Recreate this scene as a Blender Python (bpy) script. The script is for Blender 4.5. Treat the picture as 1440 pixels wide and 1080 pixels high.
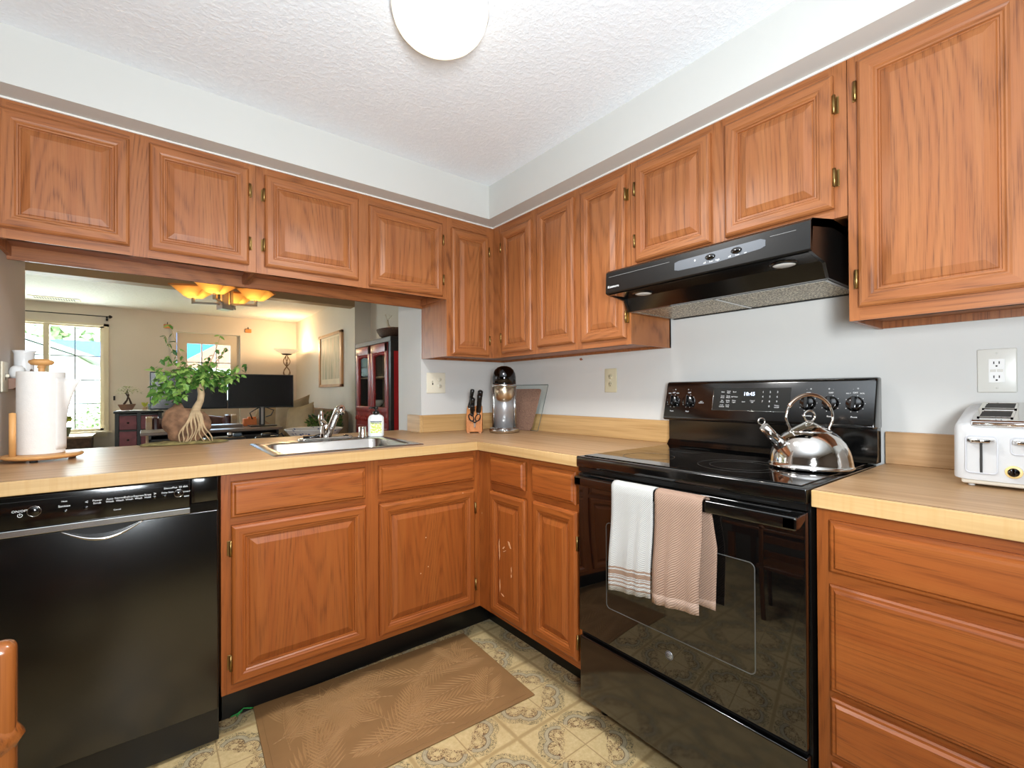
import bpy, bmesh, math, random
from mathutils import Vector, Matrix

# ------------------------------------------------------------------ scene reset
for o in list(bpy.data.objects):
    bpy.data.objects.remove(o, do_unlink=True)
SC = bpy.context.scene
COL = SC.collection
random.seed(7)

# ------------------------------------------------------------------ camera
W_PX = 1440.0
F_PX = 646.14
YAW, PIT, ROL = 0.6701, 0.0053, -0.0052
CAM = Vector((-1.8017, -2.3672, 1.1390))
s_, c_ = math.sin(YAW), math.cos(YAW)
sp, cp = math.sin(PIT), math.cos(PIT)
sr, cr = math.sin(ROL), math.cos(ROL)
Rv = Vector((c_, -s_, 0)); Uv = Vector((-sp * s_, -sp * c_, cp)); Fv = Vector((cp * s_, cp * c_, sp))
right = cr * Rv + sr * Uv
up = -sr * Rv + cr * Uv
cd = bpy.data.cameras.new('view_camera'); cam = bpy.data.objects.new('view_camera', cd); COL.objects.link(cam)
M = Matrix((right, up, -Fv)).transposed().to_4x4(); M.translation = CAM
cam.matrix_world = M
cd.sensor_fit = 'HORIZONTAL'; cd.sensor_width = 36.0; cd.lens = 36.0 * F_PX / W_PX
cd.shift_x = (720 - 720.4) / W_PX; cd.shift_y = (548.41 - 540) / W_PX
cd.clip_start = 0.02
SC.camera = cam

# ------------------------------------------------------------------ colour management, world, large lights
vs = SC.view_settings
vs.view_transform = 'Standard'; vs.look = 'None'; vs.gamma = 1.0; vs.use_curve_mapping = False
vs.exposure = 0.44

wd = bpy.data.worlds.new('sky'); SC.world = wd; wd.use_nodes = True
bg = wd.node_tree.nodes['Background']; bg.inputs[0].default_value = (0.72, 0.86, 1.0, 1); bg.inputs[1].default_value = 7.0


def lamp(kind, name, loc, energy, color=(1, 1, 1), target=None, size=None, size_y=None, radius=None):
    l = bpy.data.lights.new(name, kind); l.energy = energy; l.color = color
    if size is not None:
        l.shape = 'RECTANGLE'; l.size = size; l.size_y = size_y or size
    if radius is not None:
        l.shadow_soft_size = radius
    o = bpy.data.objects.new(name, l); COL.objects.link(o); o.location = loc
    if target is not None:
        d = Vector(target) - Vector(loc); o.rotation_euler = d.to_track_quat('-Z', 'Y').to_euler()
    return o


# the photographer's flash: one head bounced off the ceiling, one aimed forward
lamp('AREA', 'bounce_flash', (-1.80, -2.60, 1.15), 32, (0.86, 0.945, 1.0), (-1.45, -1.9, 2.3), 0.4, 0.4)
lamp('AREA', 'camera_flash', (-1.90, -2.72, 1.37), 19, (0.95, 0.98, 1.0), (-0.7, 0.2, 0.95), 0.26, 0.22)
# daylight in the living room window, then an added side fill without a window
lamp('AREA', 'window_daylight_living', (-2.75, 5.5, 1.4), 54, (0.95, 0.98, 1.0), (-2.2, 2.0, 0.9), 1.0, 1.3)
lamp('AREA', 'living_side_fill', (-3.7, 2.2, 1.3), 9, (0.97, 0.98, 1.0), (0, 2.2, 1.2), 2.0, 1.6)
sun = lamp('SUN', 'sun', (2, 9, 8), 13.0, (1, 0.96, 0.9), (-1.0, 14, 0)); sun.data.angle = 0.02

# ------------------------------------------------------------------ materials


def srgb(r, g, b):
    f = lambda c: (c / 12.92) if c <= 0.04045 else ((c + 0.055) / 1.055) ** 2.4
    return (f(r / 255), f(g / 255), f(b / 255), 1)


class NT:
    def __init__(self, name):
        self.m = bpy.data.materials.new(name); self.m.use_nodes = True
        self.t = self.m.node_tree; self.b = self.t.nodes['Principled BSDF']

    def n(self, typ, **kw):
        x = self.t.nodes.new(typ)
        for k, v in kw.items():
            if k.startswith('i_'):
                x.inputs[k[2:]].default_value = v
            else:
                setattr(x, k, v)
        return x

    def l(self, a, b):
        self.t.links.new(a, b)

    def math(self, op, a, b=None, c=None):
        x = self.t.nodes.new('ShaderNodeMath'); x.operation = op
        for i, q in enumerate((a, b, c)):
            if q is None:
                continue
            if isinstance(q, (int, float)):
                x.inputs[i].default_value = q
            else:
                self.l(q, x.inputs[i])
        return x.outputs[0]

    def ramp(self, fac, stops, interp='LINEAR'):
        x = self.t.nodes.new('ShaderNodeValToRGB'); x.color_ramp.interpolation = interp
        e = x.color_ramp.elements
        e[0].position, e[0].color = stops[0]; e[1].position, e[1].color = stops[-1]
        for p, c in stops[1:-1]:
            q = e.new(p); q.color = c
        self.l(fac, x.inputs[0]); return x.outputs[0]

    def mix(self, fac, a, b, blend='MIX'):
        x = self.t.nodes.new('ShaderNodeMix'); x.data_type = 'RGBA'; x.blend_type = blend
        for i, q in ((0, fac), (6, a), (7, b)):
            if hasattr(q, 'is_linked') or hasattr(q, 'links'):
                self.l(q, x.inputs[i])
            else:
                x.inputs[i].default_value = q
        return x.outputs[2]

    def coord(self, rnd=0.0, scale=(1, 1, 1)):
        tc = self.n('ShaderNodeTexCoord')
        v = tc.outputs['Object']
        if rnd:
            oi = self.n('ShaderNodeObjectInfo')
            k = self.math('MULTIPLY', oi.outputs['Random'], rnd)
            a = self.n('ShaderNodeVectorMath', operation='ADD'); self.l(v, a.inputs[0]); self.l(k, a.inputs[1]); v = a.outputs[0]
        mp = self.n('ShaderNodeMapping'); mp.inputs['Scale'].default_value = scale; self.l(v, mp.inputs['Vector'])
        return mp.outputs[0]

    def noise(self, vec, scale, detail=2, rough=0.5, dist=0.0):
        x = self.n('ShaderNodeTexNoise'); x.inputs['Scale'].default_value = scale; x.inputs['Detail'].default_value = detail
        x.inputs['Roughness'].default_value = rough; x.inputs['Distortion'].default_value = dist
        self.l(vec, x.inputs['Vector']); return x.outputs['Fac']

    def bump(self, h, strength=0.2, dist=0.002):
        x = self.n('ShaderNodeBump'); x.inputs['Strength'].default_value = strength; x.inputs['Distance'].default_value = dist
        self.l(h, x.inputs['Height']); self.l(x.outputs[0], self.b.inputs['Normal'])

    def set(self, color=None, rough=0.5, metal=0.0, spec=0.5, coat=0.0):
        if color is not None:
            if hasattr(color, 'links'):
                self.l(color, self.b.inputs['Base Color'])
            else:
                self.b.inputs['Base Color'].default_value = color
        self.b.inputs['Roughness'].default_value = rough; self.b.inputs['Metallic'].default_value = metal
        self.b.inputs['Specular IOR Level'].default_value = spec; self.b.inputs['Coat Weight'].default_value = coat
        return self.m


def plain(name, rgb, rough=0.5, metal=0.0, spec=0.5, var=0.06, vscale=8, coat=0.0, bump=0.0, bscale=200):
    t = NT(name); c = srgb(*rgb)
    v = t.coord(3.0)
    if var:
        f = t.noise(v, vscale, 3)
        d = tuple(max(0, x * (1 - var)) for x in c[:3]) + (1,); e = tuple(min(1, x * (1 + var)) for x in c[:3]) + (1,)
        col = t.ramp(f, [(0.3, d), (0.7, e)])
    else:
        col = c
    if bump:
        t.bump(t.noise(v, bscale, 2), bump, 0.002)
    return t.set(col, rough, metal, spec, coat)


def emit(name, rgb, strength, base=(255, 255, 255)):
    t = NT(name); t.set(srgb(*base), 0.5)
    t.b.inputs['Emission Color'].default_value = srgb(*rgb); t.b.inputs['Emission Strength'].default_value = strength
    return t.m


def glass(name, tint=(255, 255, 255), gloss=0.08, rough=0.02):
    t = NT(name); nt = t.t
    tr = t.n('ShaderNodeBsdfTransparent'); tr.inputs[0].default_value = srgb(*tint)
    gl = t.n('ShaderNodeBsdfGlossy'); gl.inputs['Roughness'].default_value = rough
    mx = t.n('ShaderNodeMixShader'); mx.inputs[0].default_value = gloss
    t.l(tr.outputs[0], mx.inputs[1]); t.l(gl.outputs[0], mx.inputs[2])
    t.l(mx.outputs[0], nt.nodes['Material Output'].inputs['Surface'])
    return t.m


def wood(name, dark, mid, light, axis, rough=0.38, specks=0.0, ring=1.0, depth=None):
    t = NT(name)

    def sc(long_, cross, dep):
        q = [cross] * 3
        if depth: q['xyz'.index(depth)] = dep
        q['xyz'.index(axis)] = long_
        return tuple(q)
    # cathedral figure: contour lines of a stretched noise field, roughened by fine fibre noise
    n1 = t.noise(t.coord(17.0, sc(0.42, 4.4, 1.0)), 1.0, 1.2, 0.35, 0.1)
    fib = t.noise(t.coord(17.0, sc(7.0, 190.0, 20.0)), 1.0, 2, 0.6)
    r = t.math('ADD', t.math('MULTIPLY', n1, 38.0), t.math('MULTIPLY', fib, 0.50))
    r = t.math('ABSOLUTE', t.math('SUBTRACT', t.math('FRACT', r), 0.5))
    line = t.ramp(r, [(0.02, (1, 1, 1, 1)), (0.30, (0, 0, 0, 1))])
    pores = t.noise(t.coord(17.0, sc(9.0, 420.0, 30.0)), 1.0, 3, 0.6)
    pz = t.ramp(pores, [(0.36, (1, 1, 1, 1)), (0.54, (0, 0, 0, 1))])
    streak = t.noise(t.coord(11.0, sc(1.2, 34.0, 6.0)), 1.0, 3, 0.55)
    c1 = t.ramp(streak, [(0.25, srgb(*mid)), (0.75, srgb(*light))])
    k = t.math('MULTIPLY', line, t.math('ADD', t.math('MULTIPLY', pz, 0.34), 0.15))
    k = t.math('MULTIPLY', t.math('ADD', k, t.math('MULTIPLY', pz, 0.16)), ring)
    col = t.mix(k, c1, srgb(*dark))
    if specks:
        vo = t.n('ShaderNodeTexVoronoi'); vo.inputs['Scale'].default_value = 14.0; t.l(t.coord(9.0), vo.inputs['Vector'])
        wn = t.math('LESS_THAN', vo.outputs['Distance'], 0.035)
        g = t.math('GREATER_THAN', t.noise(t.coord(9.0), 5.0, 1), 0.52)
        col = t.mix(t.math('MULTIPLY', t.math('MULTIPLY', wn, g), specks), col, srgb(225, 190, 160))
    t.bump(pores, 0.08, 0.001)
    return t.set(col, rough, 0, 0.5)


UP_D, UP_M, UP_L = (78, 36, 14), (154, 90, 48), (170, 108, 62)  # paler upper palette: flash glare on the oak is put into the colour
LO_D, LO_M, LO_L = (70, 26, 6), (146, 74, 28), (160, 90, 38)
WU = {k: wood('oak_stained_glare_' + k, UP_D, UP_M, UP_L, k[0], depth={'x': 'y', 'y': 'x', 'zS': 'y', 'zR': 'x'}[k]) for k in ('x', 'y', 'zS', 'zR')}; WU['z'] = WU['zR']
WL = {k: wood('oak_worn_unglared_' + k, LO_D, LO_M, LO_L, k[0], specks=0.8, ring=.8, depth={'x': 'y', 'y': 'x', 'zS': 'y', 'zR': 'x'}[k]) for k in ('x', 'y', 'zS', 'zR')}; WL['z'] = WL['zR']  # specks are real wear; the deeper tone is the oak without painted glare


def laminate(name, axis, dark, light, crossgrain=False):
    t = NT(name)
    sc = [26.0] * 3; sc['xyz'.index(axis)] = 1.1
    v = t.coord(0, tuple(sc)); n1 = t.noise(v, 1.0, 4, 0.6, 0.4)
    sc2 = [150.0] * 3; sc2['xyz'.index(axis)] = 3.0
    n2 = t.noise(t.coord(0, tuple(sc2)), 1.0, 2)
    f = t.math('ADD', t.math('MULTIPLY', n1, 0.7), t.math('MULTIPLY', n2, 0.3))
    col = t.ramp(f, [(0.34, srgb(*dark)), (0.62, srgb(*light))])
    if crossgrain:
        sc3 = [4.0] * 3; sc3['xyz'.index(axis)] = 120.0
        n3 = t.noise(t.coord(0, tuple(sc3)), 1.0, 2)
        g = t.ramp(n3, [(0.5, (0, 0, 0, 1)), (0.7, (1, 1, 1, 1))])
        col = t.mix(t.math('MULTIPLY', g, 0.35), col, srgb(188, 148, 92))
    return t.set(col, 0.40, 0, 0.35)


LAM = {a: laminate('laminate_' + a, a, (160, 122, 82), (190, 154, 114)) for a in 'xy'}
LEDGE = {a: laminate('laminate_edge_' + a, a, (178, 142, 92), (204, 170, 120), True) for a in 'xy'}
LBACK = {a: laminate('laminate_splash_' + a, a, (172, 134, 84), (206, 168, 116)) for a in 'xy'}

# walls, ceilings
mWALL = plain('wall_paint', (206, 206, 203), 0.6, var=0.015, vscale=3, bump=0.05, bscale=180)
mSOFFIT = plain('soffit_paint', (203, 203, 199), 0.6, var=0.012, vscale=3)
mLEFTWALL = plain('left_wall_paint', (196, 186, 178), 0.6, var=0.02, vscale=3)
mLIVWALL = plain('living_wall_paint', (208, 196, 180), 0.65, var=0.02, vscale=3)
mTRIMCREAM = plain('cream_trim', (214, 200, 172), 0.5, var=0.02)
mCAULK = plain('caulk_white', (236, 234, 228), 0.6, var=0.0)


def ceiling_mat(name, rgb, scale, strength, aniso=(1, 1, 1)):
    t = NT(name); v = t.coord(0, aniso)
    a = t.noise(v, scale, 4, 0.6); b = t.noise(v, scale * 3.3, 2)
    h = t.math('ADD', t.ramp(a, [(0.45, (0, 0, 0, 1)), (0.6, (1, 1, 1, 1))]), t.math('MULTIPLY', b, 0.4))
    t.bump(h, strength, 0.006)
    c = srgb(*rgb); col = t.ramp(a, [(0.3, tuple(x * 0.95 for x in c[:3]) + (1,)), (0.7, c)])
    return t.set(col, 0.75, 0, 0.2)


mCEIL = ceiling_mat('ceiling_texture', (236, 240, 245), 55, 0.22)
mCEIL2 = ceiling_mat('living_ceiling_texture', (226, 220, 210), 28, 0.55, (1, 2.2, 1))


def vinyl():
    t = NT('vinyl_floor')
    tc = t.n('ShaderNodeTexCoord'); sx = t.n('ShaderNodeSeparateXYZ'); t.l(tc.outputs['Object'], sx.inputs[0])
    P = 0.312
    x = t.math('FRACT', t.math('DIVIDE', t.math('ADD', sx.outputs[0], 0.538 + 50 * P), P))
    y = t.math('FRACT', t.math('DIVIDE', t.math('ADD', sx.outputs[1], 0.873 + 50 * P), P))
    # distance to thick grout (cell border) and to thin line (cell middle)
    bx = t.math('MINIMUM', x, t.math('SUBTRACT', 1.0, x)); by = t.math('MINIMUM', y, t.math('SUBTRACT', 1.0, y))
    border = t.math('MINIMUM', bx, by)
    qx = t.math('SUBTRACT', 0.5, bx); qy = t.math('SUBTRACT', 0.5, by)      # 0 at middle, .5 at border
    thin = t.math('MINIMUM', qx, qy)
    # motif in each quarter: a two-lobed lace crescent round sprigs of flowers, mirrored about the middle
    cx, cy = t.math('SUBTRACT', qx, 0.205), t.math('SUBTRACT', qy, 0.205)

    def dist(ox, oy):
        a_, b_ = t.math('SUBTRACT', cx, ox), t.math('SUBTRACT', cy, oy)
        return t.math('SQRT', t.math('ADD', t.math('MULTIPLY', a_, a_), t.math('MULTIPLY', b_, b_)))
    rr = t.math('MINIMUM', dist(.062, -.062), dist(-.062, .062))
    out = t.math('ADD', cx, cy)
    side = t.math('GREATER_THAN', out, -0.045)
    w = lambda lo, hi, v: t.math('MULTIPLY', t.math('GREATER_THAN', v, lo), t.math('LESS_THAN', v, hi))
    vv = t.n('ShaderNodeMapping'); t.l(tc.outputs['Object'], vv.inputs['Vector'])
    vo = t.n('ShaderNodeTexVoronoi'); vo.inputs['Scale'].default_value = 95; vo.inputs['Randomness'].default_value = 1.0; t.l(vv.outputs[0], vo.inputs['Vector'])
    ringc = w(0.20, 0.40, vo.outputs['Distance'])
    nz = t.noise(vv.outputs[0], 120, 1, 0.5, 1.5)
    curl = t.math('LESS_THAN', t.math('ABSOLUTE', t.math('SUBTRACT', t.math('FRACT', t.math('MULTIPLY', nz, 4.0)), 0.5)), 0.14)
    sprig = t.math('MINIMUM', t.math('ADD', t.math('MULTIPLY', ringc, t.math('GREATER_THAN', nz, 0.48)), curl), 1.0)
    nlow = t.noise(vv.outputs[0], 45, 1)
    base = t.ramp(t.noise(vv.outputs[0], 70, 4, 0.7), [(0.3, srgb(190, 165, 116)), (0.72, srgb(212, 190, 144))])
    band = t.math('MULTIPLY', w(0.098, 0.142, rr), side)
    col = t.mix(t.math('MULTIPLY', band, 0.62), base, srgb(158, 152, 134))
    col = t.mix(t.math('MULTIPLY', t.math('MULTIPLY', band, ringc), 0.35), col, srgb(124, 120, 106))
    col = t.mix(t.math('MULTIPLY', t.math('MULTIPLY', w(0.092, 0.100, rr), side), 0.85), col, srgb(76, 58, 42))
    col = t.mix(t.math('MULTIPLY', t.math('MULTIPLY', w(0.138, 0.145, rr), side), 0.7), col, srgb(96, 88, 72))
    inner = t.math('MULTIPLY', t.math('MULTIPLY', w(0.030, 0.092, rr), sprig), t.math('GREATER_THAN', out, -.09))
    col = t.mix(t.math('MULTIPLY', inner, 0.95), col, srgb(92, 54, 30))
    ends = t.math('MULTIPLY', t.math('MULTIPLY', w(0.085, 0.14, rr), sprig), w(-.11, -.035, out))
    col = t.mix(t.math('MULTIPLY', ends, 0.8), col, srgb(96, 62, 40))
    outer = t.math('MULTIPLY', t.math('MULTIPLY', w(0.145, 0.205, rr), sprig), t.math('GREATER_THAN', out, -.02))
    col = t.mix(t.math('MULTIPLY', outer, 0.9), col, srgb(92, 84, 62))
    tl = t.math('LESS_THAN', thin, 0.0065)
    col = t.mix(t.math('MULTIPLY', tl, 0.75), col, srgb(150, 122, 82))
    g = t.ramp(border, [(0.012, (1, 1, 1, 1)), (0.032, (0, 0, 0, 1))])
    col = t.mix(t.math('MULTIPLY', g, 0.8), col, srgb(164, 138, 94))
    dirt = t.ramp(t.noise(vv.outputs[0], 3.0, 4, 0.7), [(0.5, (0, 0, 0, 1)), (0.75, (1, 1, 1, 1))])
    col = t.mix(t.math('MULTIPLY', dirt, 0.22), col, srgb(140, 112, 74))
    return t.set(col, 0.42, 0, 0.35)


mVINYL = vinyl()
mCARPET = plain('carpet_living', (168, 148, 124), 0.9, var=0.15, vscale=60, bump=0.3)
# appliances
mBLACKGLOSS = plain('black_gloss', (6, 6, 6), 0.12, var=0.0, spec=1.0)
mBLACKGLASS = plain('black_glass', (7, 7, 7), 0.03, var=0.0, spec=0.9)
mOVENWIN = plain('oven_window_glass', (14, 12, 10), 0.04, var=0.0, spec=0.9)
mBLACKSATIN = plain('black_satin', (16, 15, 14), 0.28, var=0.1, spec=0.5)
mDWDOOR = plain('black_textured_steel', (4, 4, 4), 0.17, var=0.1, spec=1.0, bump=0.06, bscale=900)
mDARKGAP = plain('dark_gap', (4, 4, 4), 0.6, var=0.0)
mCHROME = plain('chrome', (225, 222, 218), 0.07, 1.0, var=0.0)
mSTEEL = plain('brushed_steel', (196, 196, 194), 0.24, 1.0, var=0.06, vscale=20)
mSTEELDULL = plain('dull_silver_plastic', (176, 177, 180), 0.35, 0.6, var=0.03)
mSMOKE = plain('smoked_chrome', (70, 70, 72), 0.08, 1.0, var=0.0)
mBRASS = plain('antique_brass', (150, 122, 74), 0.35, 1.0, var=0.1)
mLETTER = plain('white_lettering', (225, 225, 225), 0.5, var=0.0)
mLETTERGREY = plain('grey_lettering', (150, 150, 150), 0.5, var=0.0)
mCLOCK = emit('clock_digits', (190, 210, 255), 2.0)
mRING = plain('burner_ring', (52, 50, 48), 0.25, var=0.0)
mHOODPANEL = plain('hood_switch_plate', (96, 100, 106), 0.35, 0.3, var=0.03)
mIVORY = plain('ivory_plastic', (226, 220, 200), 0.35, var=0.01)
mGREYPLATE = plain('light_grey_plate', (216, 215, 208), 0.3, var=0.01)
mWHITEPL = plain('white_plastic', (238, 238, 236), 0.3, var=0.01)
mSLOT = plain('dark_slot', (30, 28, 26), 0.6, var=0.0)
mMAT = plain('brown_rubber_mat', (138, 102, 62), 0.62, var=0.08, vscale=12)
mMATLEAF = plain('brown_mat_relief', (156, 118, 75), 0.6, var=0.06, vscale=12)
mBEECH = plain('beech_wood', (214, 160, 98), 0.45, var=0.12, vscale=14)
mBLOCKWOOD = wood('knife_block_wood', (150, 84, 40), (196, 124, 70), (214, 146, 92), 'z', 0.45)
mPAPER = plain('paper_towel', (236, 234, 230), 0.9, var=0.02, vscale=60, bump=0.25, bscale=260)
mCHAIRWOOD = wood('chair_wood', (40, 16, 6), (104, 54, 20), (138, 80, 36), 'z', 0.25)


def towel_white():
    t = NT('towel_white_striped')
    tc = t.n('ShaderNodeTexCoord'); sx = t.n('ShaderNodeSeparateXYZ'); t.l(tc.outputs['Object'], sx.inputs[0])
    z = t.math('ADD', sx.outputs[2], t.math('MULTIPLY', t.math('ADD', sx.outputs[1], 1.451), 0.135))
    w = lambda lo, hi: t.math('MULTIPLY', t.math('GREATER_THAN', z, lo), t.math('LESS_THAN', z, hi))
    f = w(0.589, 0.602)
    for lo, hi in ((0.6065, 0.6115), (0.5755, 0.5795), (0.5645, 0.5685), (0.5515, 0.556), (0.584, 0.586)):
        f = t.math('ADD', f, w(lo, hi))
    wv = t.n('ShaderNodeTexWave'); wv.inputs['Scale'].default_value = 110; wv.inputs['Distortion'].default_value = 1.0; wv.bands_direction = 'DIAGONAL'
    t.l(tc.outputs['Object'], wv.inputs['Vector'])
    base = t.ramp(wv.outputs['Fac'], [(0.0, srgb(166, 165, 162)), (1.0, srgb(196, 195, 192))])
    col = t.mix(f, base, srgb(146, 120, 102)); t.bump(wv.outputs['Fac'], 0.35, 0.003)
    return t.set(col, 0.9, 0, 0.2)


def towel_tan():
    t = NT('towel_tan')
    tc = t.n('ShaderNodeTexCoord'); sx = t.n('ShaderNodeSeparateXYZ'); t.l(tc.outputs['Object'], sx.inputs[0])
    wv = t.n('ShaderNodeTexWave'); wv.inputs['Scale'].default_value = 95; wv.inputs['Distortion'].default_value = 0.6; wv.bands_direction = 'DIAGONAL'
    t.l(tc.outputs['Object'], wv.inputs['Vector'])
    base = t.ramp(wv.outputs['Fac'], [(0.0, srgb(140, 113, 96)), (1.0, srgb(172, 144, 126))])
    hem = t.math('LESS_THAN', t.math('ADD', sx.outputs[2], t.math('MULTIPLY', t.math('ADD', sx.outputs[1], 1.60), 0.12)), 0.578)
    col = t.mix(hem, base, srgb(188, 162, 146)); t.bump(wv.outputs['Fac'], 0.4, 0.003)
    return t.set(col, 0.9, 0, 0.2)


mTOWELW, mTOWELT = towel_white(), towel_tan()
mCLOTHBLUE = plain('towel_inner_fold', (176, 184, 194), 0.9, var=0.03)
# living room
mLAMPGLASS = emit('dome_glass', (255, 244, 214), 1.1, (250, 246, 232))
_t = NT('amber_glass_shade'); _d = _t.n('ShaderNodeBsdfTranslucent'); _d.inputs[0].default_value = srgb(255, 226, 166); _g = _t.n('ShaderNodeBsdfDiffuse'); _g.inputs[0].default_value = srgb(236, 206, 150)
_x = _t.n('ShaderNodeMixShader'); _x.inputs[0].default_value = 0.25; _t.l(_d.outputs[0], _x.inputs[1]); _t.l(_g.outputs[0], _x.inputs[2]); _t.l(_x.outputs[0], _t.t.nodes['Material Output'].inputs['Surface']); mSHADEGLOW = _t.m
mBULB = emit('bulb', (255, 224, 170), 80.0)
mBOWLGLOW = emit('floor_lamp_bowl_glass', (255, 220, 170), 0.5, (230, 214, 188))
mNICKEL = plain('brushed_nickel', (176, 170, 164), 0.3, 0.9, var=0.04)
mWOODRIM = plain('shade_rim_wood', (206, 132, 66), 0.4, var=0.1)
mGLASS = glass('window_glass', (244, 250, 252), 0.05)
mBOARDGLASS = glass('cutting_board_glass', (252, 254, 253), 0.03)
mGLASSEDGE = plain('glass_edge', (96, 112, 112), 0.2, var=0.0)
mCABGLASS = glass('cabinet_glass', (240, 240, 236), 0.04)
mMUNTIN = plain('muntin_grey', (128, 130, 132), 0.5, var=0.0)
mDARKMETAL = plain('dark_metal', (50, 44, 40), 0.4, 0.7)
mSCREEN = plain('monitor_screen', (18, 18, 19), 0.22, var=0.0)
mBEZEL = plain('monitor_bezel', (44, 50, 56), 0.35, var=0.0)
mLEATHER = plain('brown_leather', (74, 34, 30), 0.3, var=0.15, vscale=10)
mTANWOOD = plain('tan_wood_arm', (180, 152, 118), 0.4, var=0.1)
mDRESSFRAME = plain('dark_green_black_frame', (26, 30, 28), 0.4, var=0.1)
mDRAWERMAUVE = plain('mauve_drawer', (126, 70, 78), 0.5, var=0.2, vscale=16)
mSOFA = plain('beige_sofa_fabric', (134, 110, 86), 0.9, var=0.1, vscale=20)
mPILLOW = plain('beige_pillow_fabric', (150, 126, 94), 0.9, var=0.1, vscale=14)
mPILLOWLT = plain('light_pillow_fabric', (176, 154, 118), 0.9, var=0.08, vscale=14)
mDESK = plain('grey_brown_desk', (120, 104, 90), 0.3, var=0.1)
mDESKDARK = plain('dark_desk', (22, 20, 19), 0.4, var=0.1)
mORANGE = plain('orange_box', (222, 120, 48), 0.5, var=0.1)
mBLUEWHITE = None
mREDLAC = plain('red_lacquer', (150, 44, 40), 0.32, var=0.2, vscale=18)
mREDBRIGHT = plain('bright_red_panel', (190, 22, 28), 0.4, var=0.06)
mCABBLACK = plain('black_lacquer_worn', (36, 32, 30), 0.4, var=0.3, vscale=18)
mCABIN = plain('cabinet_inside', (206, 188, 164), 0.6, var=0.05)
mBASKET = plain('dark_wicker', (70, 46, 28), 0.7, var=0.5, vscale=90, bump=0.8, bscale=120)
mCERAMIC = plain('white_ceramic', (232, 234, 234), 0.25, var=0.01)
mGREEN = plain('pot_green', (86, 98, 62), 0.6, var=0.1)
mTEAL = plain('teal_pot', (24, 70, 72), 0.4, var=0.1)
mYELLOWLEAF = plain('yellow_green_leaf', (186, 188, 60), 0.5, var=0.2)
mBROWNPOT = plain('brown_bonsai_pot', (112, 74, 46), 0.5, var=0.2)
mBARK = plain('pale_bark', (192, 168, 132), 0.8, var=0.2, vscale=40, bump=0.4)
mDARKBARK = plain('dark_bark', (64, 42, 30), 0.8, var=0.2)
mROCK = plain('brown_rock', (136, 102, 76), 0.9, var=0.5, vscale=26, bump=1.0, bscale=70)
mMOSS = plain('dry_moss', (134, 122, 76), 0.95, var=0.35, vscale=50, bump=1.0, bscale=130)
mTRUNKBOX = plain('worn_trunk_wood', (78, 58, 44), 0.7, var=0.5, vscale=26)
mTRUNKTOP = plain('trunk_top', (168, 144, 112), 0.6, var=0.2)


def leaf_mat(name, a, b, c):
    t = NT(name)
    g = t.n('ShaderNodeNewGeometry')
    col = t.ramp(g.outputs['Random Per Island'], [(0.0, srgb(*a)), (0.55, srgb(*b)), (1.0, srgb(*c))])
    t.b.inputs['Subsurface Weight'].default_value = 0.0
    return t.set(col, 0.45, 0, 0.4)


mLEAF = leaf_mat('maple_leaves', (44, 84, 30), (94, 142, 56), (166, 200, 104))
mLEAF2 = leaf_mat('pale_bonsai_leaves', (110, 122, 60), (150, 158, 90), (180, 186, 120))
mLEAF3 = leaf_mat('dark_plant_leaves', (40, 62, 26), (70, 100, 40), (98, 128, 56))


def checker_fabric():
    t = NT('blue_white_pattern'); v = t.coord()
    vo = t.n('ShaderNodeTexVoronoi'); vo.inputs['Scale'].default_value = 32; t.l(v, vo.inputs['Vector'])
    col = t.ramp(vo.outputs['Distance'], [(0.24, srgb(80, 96, 148)), (0.34, srgb(226, 226, 228))])
    return t.set(col, 0.3)


mBLUEWHITE = checker_fabric()


def mesh_filter():
    t = NT('hood_filter_mesh'); v = t.coord()
    ck = t.n('ShaderNodeTexVoronoi'); ck.inputs['Scale'].default_value = 160; t.l(v, ck.inputs['Vector'])
    col = t.ramp(ck.outputs['Distance'], [(0.25, srgb(240, 230, 205)), (0.6, srgb(120, 108, 88))])
    return t.set(col, 0.4, 0.4)


mFILTER = mesh_filter()


def cork():
    t = NT('brown_fibre_board'); v = t.coord()
    n1 = t.noise(v, 150, 3, 0.7)
    col = t.ramp(n1, [(0.3, srgb(112, 84, 70)), (0.7, srgb(168, 132, 112))]); return t.set(col, 0.6)


mCORK = cork()


def art():
    t = NT('pale_art'); sc = (1, 14, 1.2); v = t.coord(0, sc)
    n1 = t.noise(v, 2.2, 3, 0.6)
    col = t.ramp(n1, [(0.35, srgb(150, 144, 110)), (0.55, srgb(206, 186, 150)), (0.75, srgb(196, 150, 110))]); return t.set(col, 0.6)


mART = art()
# outdoors
mLAWN = plain('lawn', (150, 165, 110), 0.9, var=0.2, vscale=4)
mHOUSE = plain('white_siding', (235, 236, 238), 0.7, var=0.02)
mROOFGREY = plain('grey_roof', (150, 150, 152), 0.8, var=0.1)
mROOFRED = plain('terracotta_roof', (140, 96, 80), 0.8, var=0.15)
mROOFBLUE = plain('blue_awning', (40, 140, 225), 0.6, var=0.05)
mHEDGE = leaf_mat('hedge_leaves', (150, 172, 120), (178, 194, 144), (200, 212, 166))

# ------------------------------------------------------------------ mesh building helpers


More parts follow.
